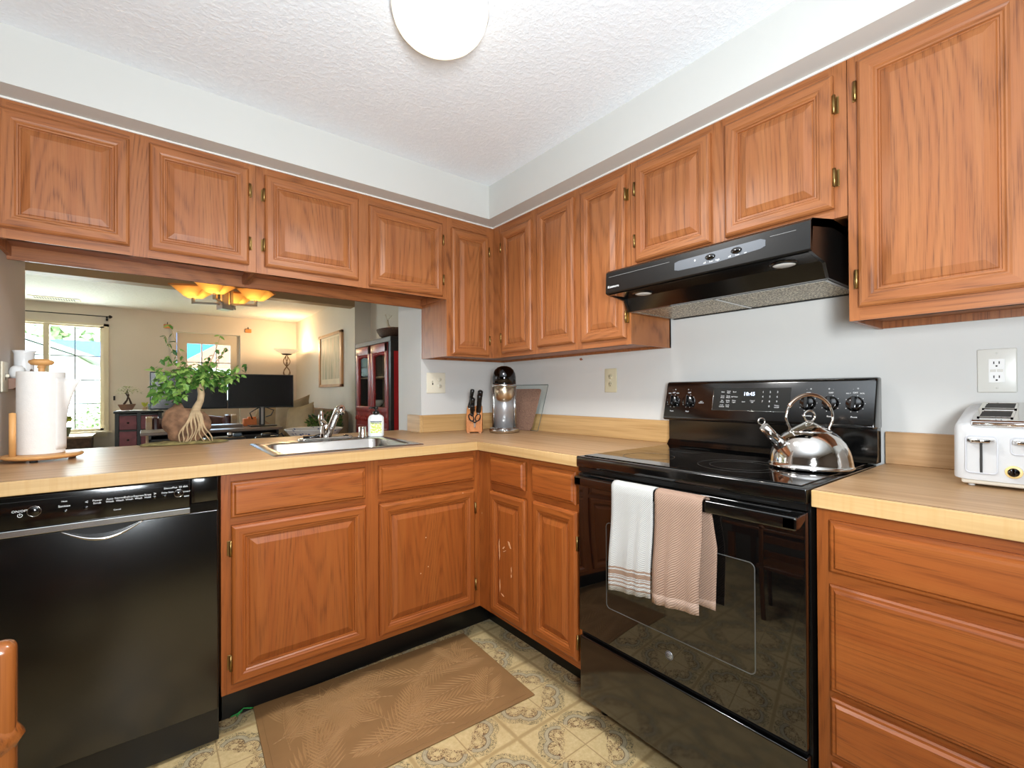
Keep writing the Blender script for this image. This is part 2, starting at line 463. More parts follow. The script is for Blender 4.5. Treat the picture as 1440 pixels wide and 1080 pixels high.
class MB:
    def __init__(self):
        self.v, self.f, self.m, self.s = [], [], [], []

    def add(self, vs, fs, mi=0, smooth=False):
        o = len(self.v); self.v += [tuple(q) for q in vs]
        for f in fs:
            self.f.append([i + o for i in f]); self.m.append(mi); self.s.append(smooth)
        return self

    def addbm(self, bm, mi=0, smooth=False):
        bm.verts.index_update()
        self.add([v.co.copy() for v in bm.verts], [[v.index for v in f.verts] for f in bm.faces], mi, smooth); bm.free(); return self

    def box(self, x0, x1, y0, y1, z0, z1, mi=0, bev=0.0, seg=2, smooth=None):
        x0, x1 = min(x0, x1), max(x0, x1); y0, y1 = min(y0, y1), max(y0, y1); z0, z1 = min(z0, z1), max(z0, z1)
        v = [(x0, y0, z0), (x1, y0, z0), (x1, y1, z0), (x0, y1, z0), (x0, y0, z1), (x1, y0, z1), (x1, y1, z1), (x0, y1, z1)]
        f = [(3, 2, 1, 0), (4, 5, 6, 7), (0, 1, 5, 4), (1, 2, 6, 5), (2, 3, 7, 6), (3, 0, 4, 7)]
        if not bev:
            return self.add(v, f, mi)
        bm = bmesh.new(); vv = [bm.verts.new(q) for q in v]
        for q in f:
            bm.faces.new([vv[i] for i in q])
        bev = min(bev, 0.49 * min(x1 - x0, y1 - y0, z1 - z0))
        bmesh.ops.bevel(bm, geom=list(bm.edges), offset=bev, segments=seg, affect='EDGES', profile=0.5)
        return self.addbm(bm, mi, (seg > 2) if smooth is None else smooth)

    def prism(self, poly, axis, a, b, mi=0, bev=0.0, seg=2):
        """poly in the two other axes (order x,y,z without axis)"""
        def P(p, t):
            if axis == 'x': return (t, p[0], p[1])
            if axis == 'y': return (p[0], t, p[1])
            return (p[0], p[1], t)
        n = len(poly)
        v = [P(p, a) for p in poly] + [P(p, b) for p in poly]
        f = [tuple(range(n - 1, -1, -1)), tuple(range(n, 2 * n))] + [(i, (i + 1) % n, n + (i + 1) % n, n + i) for i in range(n)]
        if not bev:
            return self.add(v, f, mi)
        bm = bmesh.new(); vv = [bm.verts.new(q) for q in v]
        for q in f:
            bm.faces.new([vv[i] for i in q])
        bmesh.ops.recalc_face_normals(bm, faces=bm.faces)
        bmesh.ops.bevel(bm, geom=list(bm.edges), offset=bev, segments=seg, affect='EDGES', profile=0.5)
        return self.addbm(bm, mi, seg > 2)

    def lathe(self, prof, cx, cy, seg=32, mi=0, sx=1.0, sy=1.0, axis='z', a0=0.0, a1=2 * math.pi, rot=0.0, cz=0.0, smooth=True, cap=True):
        """prof: list of (r, h). axis z: centre (cx,cy), h is world z (+cz). axis x / y: h along that axis, centre gives the other two."""
        full = abs(a1 - a0 - 2 * math.pi) < 1e-6
        k = seg if full else seg + 1
        vs = []
        for r, h in prof:
            for i in range(k):
                a = a0 + (a1 - a0) * i / seg
                p, q = r * math.cos(a) * sx, r * math.sin(a) * sy
                if rot:
                    p, q = p * math.cos(rot) - q * math.sin(rot), p * math.sin(rot) + q * math.cos(rot)
                if axis == 'z': vs.append((cx + p, cy + q, h + cz))
                elif axis == 'x': vs.append((h + cz, cx + p, cy + q))
                else: vs.append((cx + p, h + cz, cy + q))
        fs = []
        for j in range(len(prof) - 1):
            for i in range(seg if full else seg):
                i2 = (i + 1) % k
                if not full and i + 1 >= k: continue
                fs.append((j * k + i, j * k + i2, (j + 1) * k + i2, (j + 1) * k + i))
        o = self.add(vs, fs, mi, smooth)
        if full and cap:
            n = len(self.v) - len(vs)
            if prof[0][0] > 1e-6:
                self.f.append([n + i for i in range(k)][::-1]); self.m.append(mi); self.s.append(False)
            if prof[-1][0] > 1e-6:
                self.f.append([n + (len(prof) - 1) * k + i for i in range(k)]); self.m.append(mi); self.s.append(False)
        return o

    def tube(self, pts, r, seg=10, mi=0, closed=False, smooth=True):
        pts = [Vector(p) for p in pts]; n = len(pts)
        rs = r if isinstance(r, (list, tuple)) else [r] * n
        vs = []; prev = None
        for i, p in enumerate(pts):
            if closed:
                t = pts[(i + 1) % n] - pts[i - 1]
            else:
                t = (pts[min(i + 1, n - 1)] - pts[max(i - 1, 0)])
            t.normalize()
            if prev is None:
                a = Vector((0, 0, 1)) if abs(t.z) < 0.9 else Vector((1, 0, 0))
                u = t.cross(a).normalized()
            else:
                u = (prev - t * prev.dot(t)).normalized()
            prev = u; w = t.cross(u)
            for k in range(seg):
                an = 2 * math.pi * k / seg
                vs.append(p + (u * math.cos(an) + w * math.sin(an)) * rs[i])
        fs = []
        m = n if closed else n - 1
        for i in range(m):
            j = (i + 1) % n
            for k in range(seg):
                k2 = (k + 1) % seg
                fs.append((i * seg + k, i * seg + k2, j * seg + k2, j * seg + k))
        self.add(vs, fs, mi, smooth)
        if not closed:
            o = len(self.v) - len(vs)
            self.f.append([o + k for k in range(seg)][::-1]); self.m.append(mi); self.s.append(False)
            self.f.append([o + (n - 1) * seg + k for k in range(seg)]); self.m.append(mi); self.s.append(False)
        return self

    def grid(self, rows, mi=0, thick=0.0, smooth=True, nrm=None):
        """rows of points; closed slab of the given thickness along nrm"""
        a, b = len(rows), len(rows[0])
        top = [Vector(p) for r in rows for p in r]
        if not thick:
            return self.add(top, [(i * b + j, i * b + j + 1, (i + 1) * b + j + 1, (i + 1) * b + j) for i in range(a - 1) for j in range(b - 1)], mi, smooth)
        nv = Vector(nrm).normalized() * thick
        bot = [p - nv for p in top]; N = a * b
        fs = [(i * b + j, i * b + j + 1, (i + 1) * b + j + 1, (i + 1) * b + j) for i in range(a - 1) for j in range(b - 1)]
        fs += [tuple(N + q for q in f[::-1]) for f in fs]
        edge = [(i * b, (i + 1) * b) for i in range(a - 1)] + [((i + 1) * b + b - 1, i * b + b - 1) for i in range(a - 1)]
        edge += [(j + 1, j) for j in range(b - 1)] + [((a - 1) * b + j, (a - 1) * b + j + 1) for j in range(b - 1)]
        fs += [(p, q, N + q, N + p) for p, q in edge]
        return self.add(top + bot, fs, mi, smooth)

    def text(self, s, size, mat, mi=0, ext=0.0004, align='CENTER'):
        cu = bpy.data.curves.new('glyphs', 'FONT'); cu.body = s; cu.size = size; cu.extrude = ext
        cu.align_x = align; cu.align_y = 'CENTER'; cu.resolution_u = 2
        o = bpy.data.objects.new('glyphs', cu); COL.objects.link(o)
        dg = bpy.context.evaluated_depsgraph_get(); dg.update()
        me = o.evaluated_get(dg).to_mesh()
        vs = [mat @ v.co for v in me.vertices]; fs = [tuple(p.vertices) for p in me.polygons]
        o.evaluated_get(dg).to_mesh_clear()
        bpy.data.objects.remove(o, do_unlink=True); bpy.data.curves.remove(cu)
        return self.add(vs, fs, mi)

    def xf(self, M):
        self.v = [tuple(M @ Vector(q)) for q in self.v]; return self

    def mesh(self, name, mats, org):
        me = bpy.data.meshes.new(name)
        ox, oy, oz = org
        me.from_pydata([(x - ox, y - oy, z - oz) for x, y, z in self.v], [], self.f)
        for m in mats:
            me.materials.append(m)
        me.polygons.foreach_set('material_index', self.m); me.polygons.foreach_set('use_smooth', self.s)
        bm = bmesh.new(); bm.from_mesh(me); bmesh.ops.recalc_face_normals(bm, faces=bm.faces); bm.to_mesh(me); bm.free()
        me.update(); return me


ORG = {}


def thing(name, label, cat, loc, group=None):
    o = bpy.data.objects.new(name, None); COL.objects.link(o); o.location = loc; o.empty_display_size = 0.1
    o['label'] = label; o['category'] = cat
    if group: o['group'] = group
    ORG[o.name] = tuple(loc); return o


def part(mb, name, mats, parent, label=None):
    if not isinstance(mats, (list, tuple)): mats = [mats]
    org = ORG[parent.name]
    o = bpy.data.objects.new(name, mb.mesh(name, mats, org)); COL.objects.link(o); o.parent = parent
    ORG[o.name] = org
    if label: o['label'] = label
    return o


def solo(mb, name, mats, label, cat, loc, group=None):
    if not isinstance(mats, (list, tuple)): mats = [mats]
    o = bpy.data.objects.new(name, mb.mesh(name, mats, loc)); COL.objects.link(o); o.location = loc
    ORG[o.name] = tuple(loc); o['label'] = label; o['category'] = cat
    if group: o['group'] = group
    return o


def struct(mb, name, mats, parent=None):
    if not isinstance(mats, (list, tuple)): mats = [mats]
    o = bpy.data.objects.new(name, mb.mesh(name, mats, (0, 0, 0))); COL.objects.link(o)
    ORG[o.name] = (0, 0, 0)
    if parent: o.parent = parent
    else: o['kind'] = 'structure'
    return o


# ------------------------------------------------------------------ dimensions
ZC, ZS, ZU, ZU2 = 2.238, 2.063, 1.3305, 1.6255     # ceiling, soffit bottom, tall uppers, short uppers
DU, DB, DC = 0.2815, 0.5945, 0.6236                # upper face, base face, counter edge
H, TC = 0.914, 0.0376                              # counter top and thickness
XL = -2.19                                         # left stub wall
Y0, Y1 = -1.244, -1.969                            # stove opening
YF = 5.3                                           # far living wall

# ------------------------------------------------------------------ room shell
struct(MB().box(-4.2, 0, -4.4, 0.15, -0.05, 0), 'floor', mVINYL)
struct(MB().box(-4.2, 0.3, 0.15, YF, -0.05, 0), 'floor_living', mCARPET)
struct(MB().box(-4.2, 0.12, -4.4, 0.15, ZC, ZC + 0.05), 'ceiling', mCEIL)
struct(MB().box(-4.2, 0.3, 0.15, YF, ZC, ZC + 0.05), 'ceiling_living', mCEIL2)
b = MB(); DS = 0.3766
b.box(XL, 0, -DS, 0, ZS, ZC); b.box(-DS, 0, -4.4, -DS, ZS, ZC)
struct(b, 'ceiling_soffit', mSOFFIT)
b = MB(); b.box(XL, -DU, -DU - 0.006, -DU - 0.0005, ZS - 0.006, ZS - 0.0003)
b.box(-DU - 0.006, -DU - 0.0005, -2.5, -DU - 0.006, ZS - 0.006, ZS - 0.0003)
struct(b, 'trim_1', mCAULK)
wr = struct(MB().box(0, 0.12, -4.4, 0.0, 0, ZC), 'wall_right', mWALL)
struct(MB().prism([(-0.672, 1.317), (-0.676, 1.309), (-0.684, 1.306), (-0.690, 1.309), (-0.698, 1.308), (-0.690, 1.316), (-0.684, 1.321), (-0.678, 1.318)], 'x', -0.0012, 0.0, 0), 'paint_chip', plain('bare_chip', (150, 96, 72), 0.8), wr)
XJ = -0.586
b = MB(); b.box(XJ, 0.30, 0, 0.30, 0, ZC); b.box(XL, XJ, 0, 0.14, 0, 0.8755); b.box(XL, XJ, 0.0, 0.30, 1.72, ZC)
struct(b, 'wall_back', mWALL)
b = MB(); b.box(XL - 0.1, XL, -0.62, 0.30, 0, ZC); b.box(-4.2, XL - 0.1, 0.2, 0.3, 0, ZC)
struct(b, 'wall_left', mLEFTWALL)
# walls behind the camera
mREARWALL = plain('rear_wall_unlit_tone', (122, 108, 94), 0.6, var=0.02)  # darker than the other walls: the unlit house is painted into the colour
struct(MB().box(-4.2, 0.12, -4.5, -4.4, 0, ZC + .05), 'wall_rear', mREARWALL)
struct(MB().box(-4.3, -4.2, -4.5, 0.3, 0, ZC), 'wall_side', mREARWALL)
# living room
wx0, wx1, wz0, wz1 = -3.27, -2.235, 0.69, 1.99
dx0, dx1, dz1 = -1.500, -0.757, 1.982
b = MB()
b.box(-3.9, wx0, YF, YF + .14, 0, ZC); b.box(wx0, wx1, YF, YF + .14, 0, wz0); b.box(wx0, wx1, YF, YF + .14, wz1, ZC)
b.box(wx1, dx0, YF, YF + .14, 0, ZC); b.box(dx0, dx1, YF, YF + .14, dz1, ZC); b.box(dx1, 0.12, YF, YF + .14, 0, ZC)
struct(b, 'wall_far', mLIVWALL)
b = MB(); b.box(0.0, 0.3, 2.72, YF, 0, ZC); b.box(0.179, 0.3, 0.30, 2.72, 0, ZC)
struct(b, 'wall_living_right', plain('living_right_wall_paint', (208, 198, 182), 0.65, var=0.02, vscale=3))
struct(MB().box(-3.9, -3.8, 0.3, YF, 0, ZC), 'wall_living_left', mLIVWALL)
struct(MB().box(-3.8, 0.0, 2.72, 2.86, 2.098, ZC), 'ceiling_beam', plain('beam_shade_tan', (168, 138, 100), 0.6, var=0.02))  # wall-coloured beam; the tan puts its shade from the flash into the colour
# window_1
b = MB(); t_ = 0.045
b.box(wx0 - .04, wx1 + .045, YF - 0.018, YF, wz1, wz1 + .03); b.box(wx0 - .04, wx0, YF - .018, YF, wz0, wz1); b.box(wx1, wx1 + .045, YF - .018, YF, wz0 - .01, wz1 + .03)
b.box(wx0, wx1, YF + .02, YF + .08, wz0, wz0 + .028); b.box(wx0, wx1, YF + .02, YF + .08, wz1 - .02, wz1)
b.box(wx0, wx0 + .03, YF + .02, YF + .08, wz0, wz1); b.box(wx1 - .036, wx1, YF + .02, YF + .08, wz0, wz1); b.box(-2.772, -2.722, YF + .01, YF + .08, wz0, wz1)
w1 = struct(b, 'window_1', mTRIMCREAM)
b = MB(); b.box(wx0 - .07, wx1 + .075, YF - .05, YF + .02, wz0 - .03, wz0 - .008); b.box(wx0 - .03, wx1 + .035, YF - .02, YF - .001, wz0 - .075, wz0 - .03); struct(b, 'window_sill', mTRIMCREAM, w1)
b = MB()
for xx in (-2.501, -3.0): b.box(xx - .006, xx + .006, YF + .046, YF + .056, wz0 + .02, wz1 - .02)
for zz in (1.613, 1.318, 1.027): b.box(wx0 + .02, wx1 - .03, YF + .046, YF + .056, zz - .006, zz + .006)
struct(b, 'window_muntin', mMUNTIN, w1)
struct(MB().box(wx0 + .02, wx1 - .02, YF + .049, YF + .053, wz0 + .02, wz1 - .01), 'window_pane', mGLASS, w1)
# door_1 to the garden
mDOOR = plain('beige_door_paint', (204, 188, 164), 0.5, var=0.02)
b = MB(); lx = [-1.382, -1.225, -1.207, -1.056, -1.038, -0.873]; lz = [(1.585, 1.835), (1.315, 1.565), (1.05, 1.295)]
b.box(dx0 + .005, lx[0], YF + .03, YF + .07, 0, dz1 - .005); b.box(lx[5], dx1 - .005, YF + .03, YF + .07, 0, dz1 - .005)
b.box(lx[0], lx[5], YF + .03, YF + .07, lz[0][1], dz1 - .005); b.box(lx[0], lx[5], YF + .03, YF + .07, 0, lz[2][0])
for k in (1, 3): b.box(lx[k], lx[k + 1], YF + .03, YF + .07, lz[2][0], lz[0][1], 1)
b.box(lx[0], lx[5], YF + .03, YF + .07, lz[1][1], lz[0][0], 1); b.box(lx[0], lx[5], YF + .03, YF + .07, lz[2][1], lz[1][0], 1)
d1 = struct(b, 'door_1', [mDOOR, mWHITEPL])
struct(MB().box(lx[0], lx[5], YF + .048, YF + .052, lz[2][0], lz[0][1]), 'door_pane', mGLASS, d1)
b = MB(); b.box(dx0 - .06, dx0, YF - .015, YF, 0, dz1 + .055); b.box(dx1, dx1 + .06, YF - .015, YF, 0, dz1 + .055); b.box(dx0, dx1, YF - .015, YF, dz1, dz1 + .055)
struct(b, 'door_casing', mLIVWALL, d1)

# ------------------------------------------------------------------ cabinets


def P(run, a, z, d):
    return (a, -d, z) if run == 'S' else (-d, a, z)


def rbox(mb, run, a0, a1, d0, d1, z0, z1, mi=0, bev=0):
    if run == 'S': mb.box(a0, a1, -d1, -d0, z0, z1, mi, bev)
    else: mb.box(-d1, -d0, a0, a1, z0, z1, mi, bev)


RAISED = [(0, 0), (0, .010), (.004, .0155), (.010, .019), (.030, .019), (.035, .0165), (.038, .0165), (.042, .0125), (.046, .012), (.0475, .0065), (.0505, .0065), (.053, .009), (.073, .0165)]
SLAB = [(0, 0), (0, .008), (.004, .0115), (.009, .012), (.014, .0185), (.020, .019)]


def panel(mb, run, a0, a1, z0, z1, d, rings, hor_all=False):
    """rings (inset, height): mitred frame; slot 0 = grain up, 1 = grain across"""
    n = len(rings); vs = []
    for i, h in rings:
        vs += [P(run, a0 + i, z0 + i, d + h), P(run, a1 - i, z0 + i, d + h), P(run, a1 - i, z1 - i, d + h), P(run, a0 + i, z1 - i, d + h)]
    f0, f1 = [], []
    for k in range(n - 1):
        for q in range(4):
            f = (k * 4 + q, k * 4 + (q + 1) % 4, (k + 1) * 4 + (q + 1) % 4, (k + 1) * 4 + q)
            (f1 if (hor_all or (q in (0, 2) and k < 9)) else f0).append(f)
    e = (n - 1) * 4
    (f1 if hor_all else f0).append((e, e + 1, e + 2, e + 3)); (f1 if hor_all else f0).append((3, 2, 1, 0))
    o = len(mb.v); mb.v += vs
    for mi, fl in ((0, f0), (1, f1)):
        for f in fl:
            mb.f.append([o + i for i in f]); mb.m.append(mi); mb.s.append(False)


def hinge(parent, run, a, z, d, side):
    """small brass hinge on the face frame beside a door edge; side=-1 leaf towards lower a"""
    m = MB(); rbox(m, run, a, a + side * 0.012, d, d + 0.003, z - 0.024, z + 0.024, 0, 0.001)
    p = P(run, a + side * 0.003, 0, d + 0.0135)
    m.lathe([(0.0, z - .026), (.0045, z - .025), (.0045, z + .025), (0.0, z + .026)], p[0], p[1], 10, 0)
    rbox(m, run, a + side * .0005, a + side * .0045, d, d + .012, z - .022, z + .022)
    return part(m, 'hinge', mBRASS, parent)


def door(parent, run, a0, a1, z0, z1, d, wm, hside=0, hz=None):
    m = MB(); panel(m, run, a0, a1, z0, z1, d, RAISED)
    h = 'x' if run == 'S' else 'y'
    o = part(m, 'door', [wm['z' + run], wm[h]], parent)
    if hside:
        a = a0 if hside < 0 else a1
        for z in (hz or (z0 + 0.085, z1 - 0.085)):
            hinge(o, run, a, z, d, hside)
    return o


def drawer(parent, run, a0, a1, z0, z1, d, wm):
    m = MB(); panel(m, run, a0, a1, z0, z1, d, SLAB, True)
    return part(m, 'drawer', [wm['z'], wm['x' if run == 'S' else 'y']], parent)


def frame(m, run, a0, a1, z0, z1, d, stiles, rails, t=0.019):
    """face frame: stiles = intervals along the run (grain up), rails = z intervals (grain across)"""
    for s0, s1 in stiles: rbox(m, run, s0, s1, d - t, d, z0, z1, 0)
    st = sorted(stiles)
    for (p, q), (r, s) in zip(st[:-1], st[1:]):
        for r0, r1 in rails: rbox(m, run, q, r, d - t, d, r0, r1, 1)
        rbox(m, run, q, r, d - t, d - .006, z0, z1, 0)


# --- short upper cabinets over the pass-through
def upper_short(label, a0, a1, doors, mid, run='S', back_rail=True, group=None):
    loc = ((a0 + a1) / 2, -.14, ZU2) if run == 'S' else (-.14, (a0 + a1) / 2, ZU2)
    t = thing('wall_cabinet', label, 'cabinet', loc, group)
    m = MB(); g = .0006
    e0, e1 = a0 + g, a1 - g
    frame(m, run, e0, e1, ZU2, ZS - .0005, DU, [(e0, e0 + .042), mid, (e1 - .042, e1)], [(ZU2, ZU2 + .038), (ZS - .045, ZS - .0005)])
    rbox(m, run, e0, e0 + .012, 0.001, DU - .018, ZU2 + .002, ZS - .001); rbox(m, run, e1 - .012, e1, 0.001, DU - .018, ZU2 + .002, ZS - .001)
    rbox(m, run, e0, e1, 0.001, DU - .018, ZU2 + .038, ZU2 + .050, 1); rbox(m, run, e0, e1, 0.001, .015, ZU2 - .010 if run == 'S' else ZU2 + .002, ZS - .001, 1)
    part(m, 'carcass', [WU['z' + run], WU['x' if run == 'S' else 'y']], t)
    for d0, d1, z0, z1, hs in doors: door(t, run, d0, d1, z0, z1, DU, WU, hs)
    return t


upper_short('two-door short oak cabinet over the pass-through, touching the left wall', XL, -1.461, [(-2.165, -1.852, 1.655, 2.028, 0), (-1.799, -1.487, 1.652, 2.034, 1)], (-1.852 - .0, -1.799))
upper_short('two-door short oak cabinet over the sink, joined to the tall corner cabinet', -1.461, -.5835, [(-1.431, -1.047, 1.655, 2.028, -1), (-.998, -.610, 1.637, 2.012, 1)], (-1.047, -.998))

# --- corner cabinet, L-shaped, one door on each leg
t = thing('corner_wall_cabinet', 'tall oak corner wall cabinet with two narrow doors above the coffee machine', 'cabinet', (-.2, -.2, ZU))
m = MB(); YC = -.642
frame(m, 'S', -.583, -DU, ZU, ZS - .0005, DU, [(-.583, -.548), (-.326, -DU + .019)], [(ZU, ZU + .03), (ZS - .05, ZS - .0005)])
frame(m, 'R', YC, -DU, ZU, ZS - .0005, DU, [(YC, -.612), (-.378, -DU)], [(ZU, ZU + .03), (ZS - .045, ZS - .0005)])
rbox(m, 'S', -.583, -.571, .001, DU - .018, ZU + .0, ZS - .001)
m.box(-.571, -.001, -DU + .02, -.001, ZU + .012, ZU + .022, 1); m.box(-DU + .02, -.001, YC, -DU + .02, ZU + .012, ZU + .022, 1)
m.box(-.571, -.001, -.012, -.001, ZU + .001, ZS - .001); m.box(-.012, -.001, YC, -.012, ZU + .001, ZS - .001)
part(m, 'carcass', [WU['z'], WU['y']], t)
door(t, 'S', -.556, -.319, 1.341, 2.003, DU, WU, 1)
door(t, 'R', -.617, -.371, 1.351, 2.011, DU, WU, 1)

# --- tall two-door upper left of the hood
t = thing('wall_cabinet', 'tall two-door oak wall cabinet left of the range hood', 'cabinet', (-.14, -.93, ZU))
m = MB(); A0, A1 = -1.2195, YC - .0006
frame(m, 'R', A0, A1, ZU, ZS - .0005, DU, [(A0, -1.196), (-.958, -.912), (-.668, A1)], [(ZU, ZU + .03), (ZS - .045, ZS - .0005)])
rbox(m, 'R', A0, A0 + .012, .001, DU - .018, ZU, ZS - .001); rbox(m, 'R', A0 + .012, A1, .001, DU - .018, ZU + .012, ZU + .022, 1); rbox(m, 'R', A0, A1, .001, .012, ZU + .001, ZS - .001)
part(m, 'carcass', [WU['z'], WU['y']], t)
door(t, 'R', -.913, -.664, 1.361, 2.024, DU, WU)
door(t, 'R', -1.200, -.957, 1.357, 2.021, DU, WU, -1)

# --- short cabinet above the hood
upper_short('two-door short oak cabinet directly above the black range hood', -1.950, -1.2207, [(-1.560, -1.250, 1.650, 2.027, 1), (-1.920, -1.609, 1.652, 2.027, -1)], (-1.609, -1.560), 'R')

# --- tall upper on the right
t = thing('wall_cabinet', 'large oak wall cabinet above the toaster, right of the range hood', 'cabinet', (-.14, -2.2, ZU))
m = MB(); A0, A1 = -2.42, -1.9515
frame(m, 'R', A0, A1, ZU, ZS - .0005, DU, [(A0, -2.29), (-1.976, A1)], [(ZU, ZU + .036), (ZS - .035, ZS - .0005)])
rbox(m, 'R', A1 - .012, A1, .001, DU - .018, ZU, ZS - .001); rbox(m, 'R', A0, A1 - .012, .001, DU - .018, ZU + .022, ZU + .032, 1); rbox(m, 'R', A0, A1, .001, .012, ZU + .001, ZS - .001)
part(m, 'carcass', [WU['z'], WU['y']], t)
door(t, 'R', -2.290, -1.975, 1.365, 2.034, DU, WU, 1, (1.442, 1.955))

# --- base cabinets
ZB = 0.150
t = thing('base_cabinet', 'oak sink base cabinet with two false drawers over two doors', 'cabinet', (-1.1, -.3, 0))
m = MB(); A0, A1 = -1.6155, -DB
frame(m, 'S', A0, A1, ZB, .8755, DB, [(A0, -1.588), (-1.137, -1.083), (-.630, A1)], [(ZB, ZB + .035), (.705, .735), (.850, .8755)])
rbox(m, 'S', A0, A0 + .014, .02, DB - .02, ZB, .8755); rbox(m, 'S', A0, A0 + .014, .02, DB - .12, 0.0, ZB); rbox(m, 'S', A0, A1, .02, DB - .02, ZB, ZB + .014, 1)
part(m, 'carcass', [WL['zS'], WL['x']], t)
m = MB(); rbox(m, 'S', A0, -.457, DB - .136, DB - .12, 0.0, ZB); part(m, 'toe_kick', mBLACKSATIN, t, 'black toe kick')
drawer(t, 'S', -1.5885, -1.1375, .729, .848, DB, WL); drawer(t, 'S', -1.0835, -.6285, .736, .850, DB, WL)
door(t, 'S', -1.587, -1.1355, .181, .7035, DB, WL, -1, (.255, .63)); door(t, 'S', -1.082, -.629, .173, .696, DB, WL, 1, (.26, .61))

t = thing('base_cabinet', 'narrow oak base cabinet between the inner corner and the stove', 'cabinet', (-.3, -.92, 0))
m = MB(); A0, A1 = Y0 + .002, -DB - .0006
frame(m, 'R', A0, A1, ZB, .8755, DB, [(A0, -1.226), (-.977, -.938), (-.692, A1)], [(ZB, ZB + .03), (.706, .735), (.853, .8755)])
rbox(m, 'R', A0, A0 + .014, .02, DB - .02, ZB, .8755); rbox(m, 'R', A0, A0 + .014, .02, DB - .15, 0.0, ZB); rbox(m, 'R', A0, A1, .02, DB - .02, ZB, ZB + .014, 1)
part(m, 'carcass', [WL['z'], WL['y']], t)
m = MB(); rbox(m, 'R', A0, -.475, DB - .150, DB - .137, 0.0, ZB); part(m, 'toe_kick', mBLACKSATIN, t, 'black toe kick')
drawer(t, 'R', -.9325, -.6935, .737, .8545, DB, WL); drawer(t, 'R', -1.2165, -.9765, .734, .853, DB, WL)
dl = door(t, 'R', -.9365, -.6935, .169, .701, DB, WL); door(t, 'R', -1.224, -.985, .180, .710, DB, WL, -1, (.25, .60))
m = MB(); xs_ = -DB - .0169
for (y, z, w, h, k) in ((-.768, .47, .0035, .035, .3), (-.770, .435, .003, .022, 0.1), (-.800, .475, .010, .006, .8), (-.806, .462, .012, .004, .6), (-.838, .50, .009, .008, -.7), (-.845, .488, .007, .004, -.5), (-.852, .395, .003, .014, 0), (-.772, .305, .003, .03, .05), (-.79, .27, .012, .003, -.3), (-.852, .37, .004, .008, 0)):
    m.prism([(y - w, z - h * .2 + k * w), (y - w * .3, z + h), (y + w, z + h * .5 - k * w), (y + w * .2, z - h)], 'x', xs_ - .0004, xs_ + .0003)
part(m, 'scratch', plain('scratched_bare_oak', (214, 160, 116), 0.7), dl, 'pale scratched patch')

t = thing('base_cabinet', 'four-drawer oak base cabinet right of the stove under the toaster', 'cabinet', (-.3, -2.2, 0))
m = MB(); A0, A1 = -2.44, Y1 - .002
frame(m, 'R', A0, A1, 0.12, .8755, DB, [(A0, -2.40), (-2.0, A1)], [(.12, .15), (.305, .325), (.452, .468), (.705, .733), (.849, .8755)])
rbox(m, 'R', A1 - .014, A1, .02, DB - .02, 0.0, .8755)
part(m, 'carcass', [WL['z'], WL['y']], t)
m = MB(); rbox(m, 'R', A0, A1 - .014, DB - .15, DB - .137, 0.0, .12); part(m, 'toe_kick', mBLACKSATIN, t, 'black toe kick')
for z0, z1 in ((.733, .849), (.467, .705), (.323, .4525), (.160, .308)): drawer(t, 'R', -2.41, -1.998, z0, z1, DB, WL)

# ------------------------------------------------------------------ countertops
YB = 0.25
t = thing('countertop', 'long L-shaped wood-look laminate countertop around the sink', 'countertop', (-1.0, -.3, H - TC))
m = MB(); zt = (H - TC, H)
E_ = .012
m.box(XL + .0005, -1.43, -DC + E_, YB - E_, *zt); m.box(-.875, -DC + E_, -DC + E_, 0 - .0005, *zt)
m.box(-.875, XJ - .0005, -.0005, YB - E_, *zt)
m.box(-1.43, -.875, -DC + E_, -.545, *zt); m.box(-1.43, -.875, -.062, YB - E_, *zt)
m.box(-DC + E_, -.0005, Y0 + .0005, -.0005, *zt, 1)
part(m, 'worktop', [LAM['x'], LAM['y']], t)
m = MB(); m.box(XL + .0005, -DC, -DC, -DC + E_, *zt, 0, .0015); m.box(-DC - .0005, -DC + E_, Y0 + .0005, -DC + .001, *zt, 1, .0015)
part(m, 'edge_band', [LEDGE['x'], LEDGE['y']], t, 'pale yellowish edge band')
m = MB(); m.box(XL + .0005, XJ - .0005, YB - E_, YB, *zt, 0, .0015); part(m, 'edge_band', [LEDGE['x'], LEDGE['y']], t, 'pale yellowish edge band')
m = MB(); m.box(XL + .0005, -DC, -DC + .0118, -DC + .0130, H - .001, H + .0003); m.box(-DC + .0118, -DC + .0130, Y0 + .0005, -DC, H - .001, H + .0003); part(m, 'seam', plain('laminate_seam', (110, 80, 48), 0.5, var=0.0), t, 'dark seam line along the front edge')
m = MB(); ZBS = 1.0122
m.box(XJ, -.0005, -.02, -.0005, H + .0003, ZBS, 0, .0015); m.box(-.0205, -.0005, Y0 + .0005, -.02, H + .0003, ZBS, 1, .0015)
m.box(XJ - .02, XJ - .0005, -.02, .14, H + .0003, ZBS, 1, .0015)
part(m, 'backsplash', [LBACK['x'], LBACK['y']], t)
t = thing('countertop', 'short wood-look laminate countertop under the white toaster', 'countertop', (-.3, -2.2, H - TC))
m = MB(); m.box(-DC + E_, -.0005, -2.45, Y1 - .0005, *zt); part(m, 'worktop', LAM['y'], t)
m = MB(); m.box(-DC, -DC + E_, -2.45, Y1 - .0005, *zt, 0, .0015); part(m, 'edge_band', LEDGE['y'], t, 'pale yellowish edge band')
m = MB(); m.box(-.0205, -.0005, -2.45, Y1 - .0005, H + .0003, ZBS, 0, .0015); part(m, 'backsplash', LAM['y'], t)
m = MB(); m.box(-DC + .0118, -DC + .0130, -2.45, Y1 - .0005, H - .001, H + .0003); part(m, 'seam', plain('laminate_seam_right', (110, 80, 48), 0.5, var=0.0), t, 'dark seam line along the front edge')

